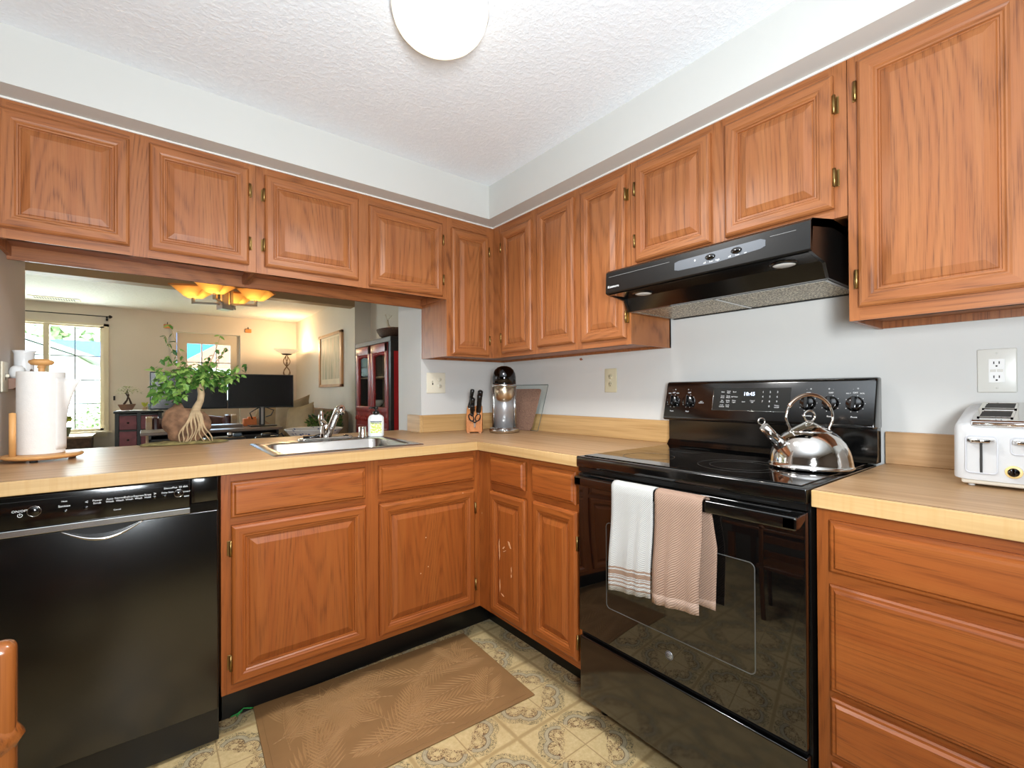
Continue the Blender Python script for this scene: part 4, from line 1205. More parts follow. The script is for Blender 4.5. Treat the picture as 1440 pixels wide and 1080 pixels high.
m = MB()
for yc, z0, z1 in ((TY1 - .050, H + .033, H + .120), (TY1 - .122, H + .080, H + .120)):
    q = rrect(yc - .0265, yc + .0265, z0, z1, .008); n = len(q); q2 = rrect(yc - .024, yc + .024, z0 + .003, z1 - .003, .006)
    o = len(m.v); m.v += [TF(y, z, .0022) for y, z in q] + [TF(y, z, .0003) for y, z in q2] + [TF(y, z, -.001) for y, z in q]
    for i in range(n):
        j = (i + 1) % n
        m.f += [[o + i, o + j, o + n + j, o + n + i], [o + i, o + j, o + 2 * n + j, o + 2 * n + i]]; m.m += [0, 0]; m.s += [True, True]
part(m, 'lever_recess', plain('toaster_recess_white', (188, 188, 192), 0.3, var=0.0), t)
for yc, zz in ((TY1 - .050, H + .111), (TY1 - .122, H + .111)):
    m = MB(); m.prism([(-.322, yc - .015), (-.326, yc), (-.322, yc + .015), (-.311, yc + .0225), (-.301, yc + .0225), (-.301, yc - .0225), (-.311, yc - .0225)], 'z', zz - .006, zz + .002, 0, .002, 3); part(m, 'lever', mCHROME, t)
m = MB(); m.box(fxx(H + .04) - .0012, fxx(H + .04) + .002, TY1 - .0522, TY1 - .0478, H + .036, H + .070); m.box(fxx(H + .08) - .0016, fxx(H + .08) + .002, TY1 - .0522, TY1 - .0478, H + .070, H + .108); part(m, 'lever_track', mSLOT, t)
m = MB(); m.lathe([(.014, -.3065), (.014, -.3085), (.012, -.309), (0, -.309)], TY1 - .101, H + .043, 24, 0, axis='x'); dk = part(m, 'browning_dial', plain('yellowed_dial', (226, 196, 132), 0.4, var=0.1), t, 'yellowed dial plate')
m = MB(); m.lathe([(.0095, -.309), (.009, -.315), (.0, -.3155)], TY1 - .101, H + .043, 24, 0, axis='x'); m.box(-.319, -.314, TY1 - .103, TY1 - .099, H + .035, H + .053, 0, .001); part(m, 'dial_knob', mSMOKE, dk)
for y in (TY1 - .03, TY1 - .17, TY0 + .03):
    m = MB(); m.lathe([(.006, H + .0002), (.006, H + .008)], -.27, y, 12); part(m, 'foot', mWHITEPL, t)

# ------------------------------------------------------------------ coffee machine
CX, CY = -.222, -.300
fw = Vector((-.60, -.80, 0)).normalized(); fa = math.atan2(fw.y, fw.x)
t = thing('coffee_machine', 'silver single-cup coffee machine with a dark domed top in the counter corner', 'coffee machine', (CX, CY, H))
m = MB(); m.lathe([(0, H + .0003), (.080, H + .0003), (.086, H + .006), (.086, H + .020), (.080, H + .028), (0, H + .029)], CX, CY, 48, 0, sx=1.12, rot=fa); part(m, 'base', mSTEEL, t)
bx, by = CX - fw.x * .028, CY - fw.y * .028
m = MB(); m.lathe([(.0, H + .028), (.056, H + .028), (.056, H + .262), (0, H + .262)], bx, by, 40, 0, sx=.85, rot=fa); part(m, 'column', mSTEELDULL, t)
m = MB(); sd = Vector((-fw.y, fw.x, 0))
for s in (1, -1):
    c = Vector((bx, by, 0)) + sd * .060 * s
    m.lathe([(0, H + .028), (.0085, H + .028), (.0085, H + .262), (0, H + .262)], c.x, c.y, 14)
part(m, 'side_rail', mSTEEL, t)
gx, gy = CX + fw.x * .012, CY + fw.y * .012
m = MB(); m.lathe([(0, H + .172), (.022, H + .173), (.040, H + .182), (.052, H + .200), (.056, H + .225), (.056, H + .258), (0, H + .258)], gx, gy, 48); part(m, 'brew_basket', plain('warm_steel', (214, 196, 170), 0.30, 1.0, var=0.0), t)
m = MB(); m.lathe([(0, H + .256), (.069, H + .256), (.071, H + .262), (.069, H + .272), (0, H + .272)], CX, CY, 48, 0, sx=1.08, rot=fa); part(m, 'band', mSTEEL, t, 'pale metal band')
m = MB(); m.lathe([(.067, H + .272), (.067, H + .310), (.063, H + .333), (.053, H + .353), (.037, H + .367), (.018, H + .374), (0, H + .375)], CX, CY, 48, 0, sx=1.08, rot=fa); part(m, 'domed_lid', mSMOKE, t, 'dark shiny dome')
m = MB(); q = Vector((CX, CY, H + .013)) + fw * .0965; m.lathe([(0, -.001), (.010, -.001), (.010, .0015), (.0, .0018)], 0, 0, 20)
m.xf(Matrix.Translation(q) @ Matrix.Rotation(fa, 4, 'Z') @ Matrix.Rotation(math.radians(90), 4, 'Y')); part(m, 'start_button', mCHROME, t)

# ------------------------------------------------------------------ cutting boards leaning on the corner wall


def board(name, label, mats, yt0, yt1, yb0, yb1, x_b, x_t, h, th, r, edge=None):
    base = H + .0006
    sl = math.atan2(x_t - x_b, h)
    pts = []
    cs = [(yb1, 0.0), (yb0, 0.0), (yt0, h), (yt1, h)]
    n = len(cs)
    for i in range(n):
        p = Vector(cs[i]); a = (Vector(cs[i - 1]) - p).normalized(); b_ = (Vector(cs[(i + 1) % n]) - p).normalized()
        for k in range(6):
            u = k / 5; pts.append(p + a * r * (1 - u) ** 2 + b_ * r * u ** 2)
    m = MB(); m.prism([(p.x, p.y) for p in pts], 'x', -th, 0, 0)
    Mt = Matrix.Translation((x_b, 0, base)) @ Matrix.Rotation(math.atan2(x_t - x_b, h), 4, 'Y')
    m.xf(Mt)
    if edge is None: return solo(m, name, mats, label, 'cutting board', (x_b, (yb0 + yb1) / 2, H))
    t = thing(name, label, 'cutting board', (x_b, (yb0 + yb1) / 2, H)); part(m, 'glass_plate', mats, t)
    m = MB(); m.tube([Mt @ Vector((-th / 2, p.x, p.y)) for p in pts], .0016, 6, closed=True); part(m, 'edge', edge, t)
    return t


board('cutting_board', 'clear glass cutting board leaning on the wall behind the brown board', mBOARDGLASS, -.455, -.06, -.375, -.12, -.034, -.0225, .268, .004, .008, mGLASSEDGE)
board('cutting_board', 'brown fibre cutting board leaning between the coffee machine and the glass board', mCORK, -.405, -.07, -.335, -.13, -.052, -.030, .245, .006, .020)

# ------------------------------------------------------------------ knife block, knives and scissors
KB = Vector((-.350, -.190, H)); ka = math.radians(-127)        # facing the room
t = thing('knife_block', 'orange-brown wooden knife block on the counter near the corner', 'knife block', tuple(KB))
prof = [(-.058, .0015), (.052, .0015), (.058, .075), (.002, .132), (-.020, .148), (-.058, .02)]
prof = [(-.055, .006), (.050, .006), (.060, .070), (.010, .125), (-.028, .150)]
Mb = Matrix.Translation(KB) @ Matrix.Rotation(ka, 4, 'Z')
m = MB(); m.prism(prof, 'y', -.044, .044, 0, .003); m.xf(Mb); part(m, 'block', mBLOCKWOOD, t)
m = MB(); m.box(-.05, -.035, -.04, -.025, .0003, .007); m.box(.035, .047, -.04, -.025, .0003, .007); m.box(-.05, -.035, .025, .04, .0003, .007); m.box(.035, .047, .025, .04, .0003, .007); m.xf(Mb); part(m, 'foot', mBLOCKWOOD, t)
hn = [('kitchen_knife', 'black-handled knife, tall at the left back of the knife block', (-.012, .024, .138), .108, .0140, 8),
      ('kitchen_knife', 'black-handled knife with rivets at the left front of the knife block', (.020, .022, .112), .112, .0145, 10),
      ('kitchen_knife', 'black-handled knife in the middle of the knife block', (.016, -.010, .116), .088, .0135, 10),
      ('kitchen_knife', 'short black-handled knife low in the middle of the knife block', (.036, -.012, .096), .070, .0120, 12),
      ('sharpening_steel', 'straight black handle at the right back of the knife block, leaning right', (-.010, -.030, .137), .112, .0110, 8)]
for i, (nm, lb, p, L, r, tl) in enumerate(hn):
    q = Mb @ Vector(p); d = (Mb.to_3x3() @ Vector((.40 + .02 * i, .10 if i < 2 else 0.02, .86))).normalized()
    if i == 4: d = (Mb.to_3x3() @ Vector((.25, .18, .95))).normalized()
    tt_ = thing(nm, lb, 'knife' if nm == 'kitchen_knife' else 'sharpening steel', tuple(q), 'knives in the wooden block' if nm == 'kitchen_knife' else None)
    m = MB(); m.tube([q, q + d * L * .12, q + d * L * .4, q + d * L * .75, q + d * L * .95, q + d * L], [r * .8, r, r * .86, r, r * 1.1, r * .75], 12); part(m, 'handle', mBLACKSATIN, tt_)
    m = MB(); m.tube([q - d * .004, q + d * .003], r * .85, 12)
    for u in (.35, .7): m.tube([q + d * L * u - Vector((0, 0, 0)) + d.cross(Vector((0, 0, 1))).normalized() * (-r * 1.0), q + d * L * u + d.cross(Vector((0, 0, 1))).normalized() * (r * 1.0)], .0022, 8)
    part(m, 'bolster', mSTEEL, tt_)
q = Mb @ Vector((.062, .004, .052)); tt_ = thing('scissors', 'black-handled kitchen scissors in front of the knife block', 'scissors', tuple(q))
ux = Mb.to_3x3() @ Vector((0, 1, 0)); uz = (Mb.to_3x3() @ Vector((.16, 0, .98))).normalized(); un_ = Mb.to_3x3() @ Vector((1, 0, 0))
m = MB(); m.prism([(-.004, -.02), (.004, -.02), (.006, .012), (-.006, .012)], 'x', 0, .003); Ms = Matrix((un_, ux, uz)).transposed().to_4x4(); Ms.translation = q + un_ * .002; m.xf(Ms); part(m, 'blade', mSTEEL, tt_)
for s in (1, -1):
    m = MB(); c = q + un_ * .006 + ux * .018 * s + uz * .036
    m.tube([c + ux * (.013 * math.cos(a) + .005 * s * math.sin(a)) + uz * (.020 * math.sin(a)) for a in [i * math.pi / 12 for i in range(24)]], .0035, 8, closed=True)
    m.tube([q + un_ * .005 + uz * .006, c + ux * (-.004 * s) - uz * .018], .0035, 8); part(m, 'handle', mBLACKSATIN, tt_)

# ------------------------------------------------------------------ sink, faucet, soap, air gap
t = thing('sink', 'stainless steel drop-in sink set in the counter under the pass-through', 'sink', (-1.155, -.30, H))
SX0, SX1, SYa, SYb = -1.452, -.857, -.562, -.045
bx0, bx1, bya, byb, zb_ = -1.405, -.905, -.515, -.150, H - .165
m = MB(); zt_ = H + .0045


def rr2(x0, x1, y0, y1, r, n=6): return rrect(x0, x1, y0, y1, r, n)


outer = rr2(SX0, SX1, SYa, SYb, .012); o2 = rr2(SX0 + .004, SX1 - .004, SYa + .004, SYb - .004, .012)
i0 = rr2(bx0 - .006, bx1 + .006, bya - .006, byb + .006, .05); i1 = rr2(bx0, bx1, bya, byb, .048); i2 = rr2(bx0 + .006, bx1 - .006, bya + .006, byb - .006, .045); i3 = rr2(bx0 + .02, bx1 - .02, bya + .02, byb - .02, .04); i4 = rr2(bx0 + .10, bx1 - .10, bya + .09, byb - .09, .03)
n = len(outer); rings = [(outer, H + .0004), (o2, zt_), (i0, zt_ - .001), (i1, zt_ - .005), (i2, zb_ + .02), (i3, zb_), (i4, zb_ - .004)]
vs = []; fs = []
for r, z in rings: vs += [(x, y, z) for x, y in r]
for k in range(len(rings) - 1):
    for i in range(n):
        j = (i + 1) % n; fs.append((k * n + i, k * n + j, (k + 1) * n + j, (k + 1) * n + i))
fs.append(tuple((len(rings) - 1) * n + i for i in range(n)))
m.add(vs, fs, 0, True); part(m, 'basin', mSTEEL, t)
m = MB(); m.lathe([(0, zb_ - .003), (.03, zb_ - .003), (.042, zb_ - .001), (.045, zb_ - .004)], -1.155, -.33, 28); part(m, 'drain', mSMOKE, t)

FX, FY = -1.135, -.088
t = thing('faucet', 'chrome single-lever kitchen faucet with an angled spout behind the sink', 'faucet', (FX, FY, zt_))
m = MB(); m.prism([(p[0], p[1]) for p in rr2(FX - .125, FX + .125, FY - .028, FY + .028, .026)], 'z', zt_ + .0003, zt_ + .012, 0, .004, 3); part(m, 'base_plate', mCHROME, t)
m = MB(); m.lathe([(.026, zt_ + .012), (.025, zt_ + .03), (.023, zt_ + .06), (.021, zt_ + .075), (.0, zt_ + .078)], FX, FY, 24); part(m, 'body', mCHROME, t)
m = MB(); m.tube([(FX + .005, FY - .004, zt_ + .02), (FX + .012, FY - .055, zt_ + .075), (FX + .018, FY - .105, zt_ + .130), (FX + .022, FY - .125, zt_ + .147), (FX + .026, FY - .146, zt_ + .150)], [.020, .0175, .0165, .018, .018], 16)
m.tube([(FX + .024, FY - .135, zt_ + .152), (FX + .026, FY - .146, zt_ + .125)], [.018, .015], 16); part(m, 'spout', mCHROME, t)
m = MB(); m.tube([(FX - .008, FY + .004, zt_ + .07), (FX - .020, FY + .01, zt_ + .10), (FX - .024, FY - .010, zt_ + .140)], [.019, .013, .007], 14); part(m, 'lever', mCHROME, t)
m = MB(); m.tube([(FX - .105, FY - .01, zt_ + .016), (FX - .06, FY - .012, zt_ + .015), (FX - .03, FY - .008, zt_ + .02)], [.007, .008, .01], 10); m.lathe([(0, zt_ + .018), (.012, zt_ + .016), (.014, zt_ + .011)], FX + .095, FY, 20); part(m, 'plate_cap', mSMOKE, t)
m = MB(); m.lathe([(0, zt_ + .0003), (.021, zt_ + .0003), (.021, zt_ + .006), (.0175, zt_ + .008), (.0175, zt_ + .050), (.0165, zt_ + .053), (0, zt_ + .0535)], -.958, -.090, 28)
solo(m, 'air_gap_cap', mCHROME, 'chrome cylinder cap on the sink deck left of the soap bottle', 'cap', (-.958, -.090, zt_))
BX, BY = -.891, -.098
t = thing('soap_bottle', 'clear soap bottle with a black pump and yellow-green label beside the sink', 'soap bottle', (BX, BY, zt_))
mBOT = plain('bottle_milky', (222, 226, 226), 0.2, var=0.0)
ba = math.radians(-22); Mq = Matrix.Translation((BX, BY, zt_)) @ Matrix.Rotation(ba, 4, 'Z')
m = MB(); vs = []; fs = []; K = 32
for sc, z in ((.9, .0006), (1, .006), (1, .085), (.97, .095), (.85, .104), (.6, .110), (.33, .113), (.30, .120)):
    q = rr2(-.039 * sc, .039 * sc, -.022 * (sc if sc > .5 else .55), .022 * (sc if sc > .5 else .55), .019 * (sc if sc > .5 else .45), 7); vs += [(x, y, z) for x, y in q]
n = len(q)
for k in range(7):
    for i in range(n): fs.append((k * n + i, k * n + (i + 1) % n, (k + 1) * n + (i + 1) % n, (k + 1) * n + i))
fs += [tuple(range(n))[::-1], tuple(7 * n + i for i in range(n))]
m.add(vs, fs, 0, True); m.xf(Mq); bt = part(m, 'bottle', mBOT, t)
mLAB = NT('lime_label'); _v = mLAB.coord(); mLAB = mLAB.set(mLAB.ramp(mLAB.noise(_v, 130, 2), [(0.42, srgb(196, 214, 60)), (0.62, srgb(236, 240, 210))]), 0.5)
m = MB(); m.box(-.027, .027, -.0226, -.0218, .020, .072); m.xf(Mq); lb = part(m, 'label', mLAB, bt)
m = MB(); m.box(-.027, .027, -.0230, -.0220, .074, .079, 0)
for k in range(6): m.box(-.022 + k * .008, -.017 + k * .008, -.0230, -.0226, .0665, .0715, 0)
m.xf(Mq); part(m, 'label_band', plain('label_dark_band', (50, 66, 76), 0.5, var=0.0), bt)
m = MB(); m.lathe([(.016, .110), (.016, .124), (.0135, .128), (.006, .130), (.006, .138), (.011, .139), (.011, .152), (0, .154)], 0, 0, 20); m.tube([(0, 0, .147), (-.028, -.006, .146), (-.034, -.007, .140)], .005, 10); m.xf(Mq); part(m, 'pump', mBLACKSATIN, t, 'black pump')

# ------------------------------------------------------------------ paper towel holder
PX, PY = -2.092, -.105
t = thing('paper_towel_holder', 'beech wooden paper towel stand at the left end of the counter', 'paper towel holder', (PX, PY, H))
m = MB(); m.lathe([(0, H + .008), (.088, H + .008), (.100, H + .013), (.104, H + .018), (.100, H + .022), (.094, H + .023), (0, H + .023)], PX + .006, PY - .01, 56); part(m, 'base', mBEECH, t)
for a in (20, 140, 260):
    m = MB(); m.lathe([(.010, H + .0003), (.010, H + .0085)], PX + .006 + .075 * math.cos(math.radians(a)), PY - .01 + .075 * math.sin(math.radians(a)), 12); part(m, 'foot', mSLOT, t)
m = MB(); m.lathe([(.009, H + .023), (.009, H + .318), (.009, H + .322)], PX, PY, 16); part(m, 'post', mBEECH, t)
m = MB(); m.lathe([(.010, H + .318), (.013, H + .321), (.009, H + .325), (.026, H + .329), (.0325, H + .336), (.031, H + .343), (.018, H + .349), (0, H + .350)], PX, PY, 32); part(m, 'finial', mBEECH, t, 'rounded wooden finial')
m = MB(); ax, ay = -2.150, -.172; m.lathe([(.0085, H + .022), (.0085, H + .165), (.0, H + .167)], ax, ay, 16); part(m, 'side_rod', mBEECH, t)
t = thing('paper_towel_roll', 'white paper towel roll with a loose sheet on the wooden stand', 'paper towel', (PX, PY, H + .0235))
m = MB(); z0, z1 = H + .0238, H + .304
m.lathe([(.020, z0), (.060, z0), (.0605, z0 + .003), (.0605, z1 - .003), (.060, z1), (.020, z1), (.020, z0)], PX, PY, 56); part(m, 'roll', mPAPER, t)
m = MB(); rows = []
rv = Vector((.784, -.62, 0)); ctr = Vector((PX, PY, 0))
for k in range(13):
    u = k / 12; z = z0 + .012 + (z1 - .02 - z0 - .012) * u
    out = .003 + .052 * max(0, (u - .35) / .65) ** 2.0; rr_ = []
    for j in range(9):
        v = j / 8; a = math.radians(-48 + 56 * v)
        p = ctr + Vector((math.cos(a), math.sin(a), 0)) * .0609
        tang = Vector((-math.sin(a), math.cos(a), 0))
        if v > .6: p = p + rv * out * ((v - .6) / .4) ** 1.3
        rr_.append((p.x, p.y, z - .012 * max(0, v - .6) * u))
    rows.append(rr_)
m.grid(rows, 0, .0007, True, (.5, -.8, 0)); part(m, 'loose_sheet', mPAPER, t)

# ------------------------------------------------------------------ bonsai on a rock at the far counter edge
BZ = H; BC = Vector((-1.665, .182, BZ))
t = thing('bonsai_tree', 'leafy green maple bonsai growing over a brown rock on the counter', 'bonsai', tuple(BC))
rnd = random.Random(11)
m = MB(); bm = bmesh.new(); bmesh.ops.create_icosphere(bm, subdivisions=4, radius=1)
from mathutils import noise as mn
for v in bm.verts:
    d = 1 + .22 * mn.noise(v.co * 1.4 + Vector((3, 1, 2))) + .07 * mn.noise(v.co * 5)
    x, y, z = v.co * d
    v.co = Vector((x * .083 + .006 * z, y * .048, z * .085 + (.026 if x < -.2 and z > 0 else 0) * (z) * 1.0))
m.addbm(bm, 0, True); m.xf(Matrix.Translation(BC + Vector((.0, 0, .085)))); part(m, 'rock', mROCK, t)
m = MB(); bm = bmesh.new(); bmesh.ops.create_icosphere(bm, subdivisions=4, radius=1)
for v in bm.verts:
    d = 1 + .10 * mn.noise(v.co * 6); v.co = Vector((v.co.x * .165 * d, v.co.y * .058 * d, max(-.2, v.co.z) * .012 * (1 + .5 * mn.noise(v.co * 9))))
m.addbm(bm, 0, True); m.xf(Matrix.Translation(BC + Vector((-.004, 0, .0045)))); part(m, 'moss_bed', mMOSS, t)
tx = Matrix.Translation(BC)
m = MB(); trunk = [(.028, -.030, .135), (.036, -.034, .165), (.050, -.024, .195), (.054, -.016, .225), (.050, -.010, .262), (.044, -.004, .285)]
m.tube([BC + Vector(p) for p in trunk], [.022, .016, .0135, .0135, .013, .010], 14); part(m, 'trunk', mBARK, t)
m = MB()
for k in range(9):
    a = -1.25 + k * .28; x0 = .030 + .012 * math.sin(a); pts = []
    for i in range(9):
        u = i / 8; xx = x0 + (.055 * math.sin(a) + .012 * math.sin(u * 7 + k)) * u ** .8; zz = .150 - .140 * u
        yy = -.040 - .018 * math.sin(math.pi * min(1, u * 1.15 + .1)) - .004
        pts.append(BC + Vector((xx, yy, zz)))
    m.tube(pts, [.0055 * (1 - .6 * i / 8) for i in range(9)], 7)
part(m, 'roots', mBARK, t)
m = MB(); tips = []
top = BC + Vector((.044, -.004, .285))
shoots = [(-.125, .0, .200, 4), (-.105, .03, .255, 4), (-.05, .02, .06, 3), (.085, -.01, .215, 4), (.115, .02, .16, 3), (.05, .0, .10, 3), (.15, -.02, .03, 3), (-.16, -.02, .05, 3), (-.14, .02, -.05, 3), (.10, -.03, -.02, 3), (-.07, -.05, -.02, 3), (.02, -.06, .02, 3), (-.02, .05, .03, 3), (.17, .02, .07, 3), (-.115, -.03, .10, 3), (.06, .05, .05, 3), (.0, -.03, .07, 3), (-.10, -.04, -.09, 3), (.12, .03, .01, 3)]
for sx, sy, sz, k in shoots:
    e_ = top + Vector((sx, sy, sz)); md_ = top.lerp(e_, .5) + Vector((0, 0, .01 if sz < .2 else -.03)) + Vector((sx * .12, 0, 0))
    pts = [top.lerp(md_, u).lerp(md_.lerp(e_, u), u) for u in [i / 8 for i in range(9)]]
    m.tube(pts, [.0036 * (1 - .75 * i / 8) for i in range(9)], 6); tips.append((pts, sz))
part(m, 'branches', mBARK, t)
m = MB()


def maple(m, p, d, nrm, L):
    d = d.normalized(); nrm = (nrm - d * nrm.dot(d)).normalized(); s = d.cross(nrm)
    o2d = [(0, 0), (.16, .14), (.40, .46), (.36, .22), (.60, .24), (1.0, 0), (.60, -.24), (.36, -.22), (.40, -.46), (.16, -.14)]
    vs = [p + d * (a * L) + s * (b_ * L) - nrm * (L * .28 * (a * a + 0.8 * abs(b_))) for a, b_ in o2d]
    c = p + d * (.34 * L)
    m.add(vs + [c], [(i, (i + 1) % 10, 10) for i in range(10)], 0, False)


for pts, sz in tips:
    tall = sz > .12
    for i in range(2, 9):
        for q in range(1 if tall and i < 8 else (2 if tall else 4)):
            p = pts[i] + Vector((rnd.uniform(-1, 1), rnd.uniform(-1, 1), rnd.uniform(-.6, .6))) * (.004 if tall else .024)
            d = Vector((rnd.uniform(-1, 1), rnd.uniform(-1, .8), rnd.uniform(-.9, .15)))
            maple(m, p, d, Vector((rnd.uniform(-.4, .4), rnd.uniform(-1, .2), 1)), rnd.uniform(.022, .038))
for q in range(210):
    a = rnd.uniform(0, 2 * math.pi); r = math.sqrt(rnd.random()); p = BC + Vector((.012 + .140 * r * math.cos(a), .055 * r * math.sin(a), .325 + rnd.uniform(-.055, .05) - .05 * max(0, -math.cos(a)) * r - .03 * r))
    if rnd.random() < .25: p = BC + Vector((rnd.uniform(-.13, -.0), rnd.uniform(-.05, .04), rnd.uniform(.20, .29)))
    d = Vector((math.cos(a), math.sin(a) * .6 - .4, rnd.uniform(-.9, .1))); maple(m, p, d, Vector((rnd.uniform(-.5, .5), rnd.uniform(-1, .2), .9)), rnd.uniform(.024, .040))
part(m, 'foliage', mLEAF, t)

# ------------------------------------------------------------------ switches and outlets


def plate(run_axis, name, label, c, w, h, kind, mat):
    """wall plate facing the room; run_axis S: on y=0 facing -y, R: on x=0 facing -x, L: on left wall facing +x"""
    if run_axis == 'S': Mt = Matrix.Translation(c) @ Matrix.Rotation(math.radians(90), 4, 'X')
    elif run_axis == 'R': Mt = Matrix.Translation(c) @ Matrix(((0, 0, -1), (-1, 0, 0), (0, 1, 0))).to_4x4()
    else: Mt = Matrix.Translation(c) @ Matrix(((0, 0, 1), (1, 0, 0), (0, 1, 0))).to_4x4()
    t = thing(name, label, 'switch plate' if 'switch' in name else 'outlet', tuple(c))
    m = MB(); m.box(-w / 2, w / 2, -h / 2, h / 2, .0003, .006, 0, .003, 3); m.xf(Mt); part(m, 'cover_plate', mat, t)

    def outlet(x0, dec=False):
        m = MB()
        if dec: m.box(x0 - .0155, x0 + .0155, -.032, .032, .0055, .008, 0, .001)
        else:
            for s in (1, -1): m.lathe([(.0, .0075), (.0125, .0072), (.0135, .0055)], x0, .019 * s, 20)
        m.xf(Mt); part(m, 'socket', mWHITEPL if dec else mat, t)
        m = MB()
        for s in (1, -1):
            y = .019 * s
            for q in (-.005, .005): m.box(x0 + q - .0011, x0 + q + .0011, y - .001, y + .006, .0070, .0084 if dec else .0080)
            m.lathe([(0, .0084 if dec else .0080), (.0022, .0084 if dec else .0080), (.0022, .007)], x0, y - .0065, 10)
        m.xf(Mt); part(m, 'socket_hole', mSLOT, t)
        if dec:
            m = MB(); m.box(x0 - .012, x0 - .001, -.0035, .0035, .0078, .0092, 0, .0006); m.box(x0 + .001, x0 + .012, -.0035, .0035, .0078, .0092, 0, .0006); m.xf(Mt); part(m, 'test_button', mGREYPLATE, t)

    def toggle(x0):
        m = MB(); m.box(x0 - .004, x0 + .004, -.011, .011, .0056, .0064, 1); m.box(x0 - .003, x0 + .003, -.001, .009, .006, .015, 0, .001); m.xf(Mt); part(m, 'toggle', [mat, mSLOT], t)

    if kind == 'combo': toggle(-w * .19); outlet(w * .19)
    elif kind == 'outlet': outlet(0)
    elif kind == 'gfci': outlet(0, True)
    else: toggle(-w * .0)
    m = MB()
    for x0, y0 in ([(-w * .19, .028), (-w * .19, -.028), (w * .19, 0)] if kind == 'combo' else [(0, h * .40), (0, -h * .40)] if kind in ('gfci', 'switch') else [(0, 0)]): m.lathe([(0, .0068), (.0022, .0066), (.0026, .0058)], x0, y0, 10)
    m.xf(Mt); part(m, 'screw', mGREYPLATE, t)
    return t


plate('S', 'switch_plate', 'ivory switch and outlet plate on the wall left of the knife block', (-.493, -.0005, 1.196), .122, .118, 'combo', mIVORY)
plate('R', 'wall_outlet', 'small ivory wall outlet between the cutting boards and the stove', (-.0005, -.885, 1.196), .075, .118, 'outlet', plain('aged_ivory', (206, 198, 168), 0.4, var=0.02))
plate('R', 'wall_outlet', 'white wall outlet in a large grey plate above the toaster', (-.0005, -2.2075, 1.191), .075, .118, 'gfci', mGREYPLATE)
plate('L', 'switch_plate', 'ivory switch plate on the left wall above the paper towels', (XL + .0005, -.062, 1.201), .080, .104, 'switch', mIVORY)

# ------------------------------------------------------------------ little shelf with white cups on the left wall
m = MB(); m.prism([(XL + .0005, 1.160), (XL + .0005, 1.198), (XL + .070, 1.198), (XL + .070, 1.188), (XL + .012, 1.160)], 'y', -.012, .19); 
solo(m, 'wall_shelf', plain('brown_shelf_wood', (150, 112, 90), 0.5, var=0.1), 'little brown wooden wall shelf holding white cups at the pass-through', 'shelf', (XL, .09, 1.16))
m = MB(); m.lathe([(0, 1.2), (.026, 1.199), (.028, 1.205), (.026, 1.24), (.027, 1.290), (.0315, 1.300), (.0295, 1.300), (.025, 1.288), (.024, 1.21), (0, 1.208)], XL + .034, .052, 28, cz=0.0)
solo(m, 'cup', mCERAMIC, 'tall white cup on the little wall shelf', 'cup', (XL + .034, .052, 1.199))
m = MB(); m.lathe([(0, 1.199), (.016, 1.1985), (.021, 1.207), (.022, 1.222), (.018, 1.236), (.011, 1.243), (.0, 1.244)], XL + .024, .006, 24)
solo(m, 'jar', mCERAMIC, 'small round white jar on the little wall shelf', 'jar', (XL + .024, .006, 1.1985))
m = MB(); m.tube([(XL + .058, .010 + .016 * math.cos(a), 1.2155 + .016 * math.sin(a)) for a in [i * math.pi / 12 for i in range(24)]], .0022, 8, closed=True)
m.tube([(XL + .058, .010, 1.1990), (XL + .058, .010, 1.2280)], .004, 8)
solo(m, 'ring_ornament', mNICKEL, 'silver ring ornament on the little wall shelf', 'ornament', (XL + .058, .010, 1.199))

# ------------------------------------------------------------------ chair at the lower left
t = thing('dining_chair', 'glossy dark-stained wooden chair at the left in front of the dishwasher', 'chair', (-2.16, -1.62, 0))
CZ = .864
for yy, tag_ in ((-1.612, 1), (-2.02, 0)):
    m = MB(); m.box(-1.957, -1.921, yy - .016, yy + .016, 0, .44, 0, .006, 3); m.box(-1.955, -1.918, yy - .015, yy + .015, .44, CZ, 0, .010, 4)
    m.lathe([(0, .735), (.016, .741), (.0245, .757), (.016, .775), (0, .782)], -1.938, yy, 16, sx=1.1)
    part(m, 'back_post', mCHAIRWOOD, t)
for yy in (-1.60, -2.02):
    m = MB(); m.lathe([(.016, 0), (.020, .2), (.022, .42)], -2.33, yy, 16); part(m, 'front_leg', mCHAIRWOOD, t)
m = MB(); m.box(-2.36, -1.935, -2.05, -1.57, .42, .455, 0, .012, 3); part(m, 'seat', mCHAIRWOOD, t)
for z in (.52, .64, .76):
    m = MB(); m.box(-1.966, -1.950, -2.005, -1.615, z, z + .06, 0, .004); part(m, 'back_slat', mCHAIRWOOD, t)

# dark table added out of view, left of the camera, to darken the dishwasher reflection
t = thing('reflection_dark_table', 'unseen dark wooden table added to darken the dishwasher reflection', 'table', (-2.95, -1.9, 0))
m = MB(); m.box(-3.5, -2.40, -2.7, -1.15, .70, .73, 0, .006); part(m, 'tabletop', mCHAIRWOOD, t)
m = MB(); m.box(-3.42, -2.48, -2.62, -1.23, .62, .70); part(m, 'apron', mCHAIRWOOD, t)
for x in (-3.42, -2.48):
    for y in (-2.62, -1.23): part(MB().box(x - .03, x + .03, y - .03, y + .03, 0, .62), 'leg', mCHAIRWOOD, t)

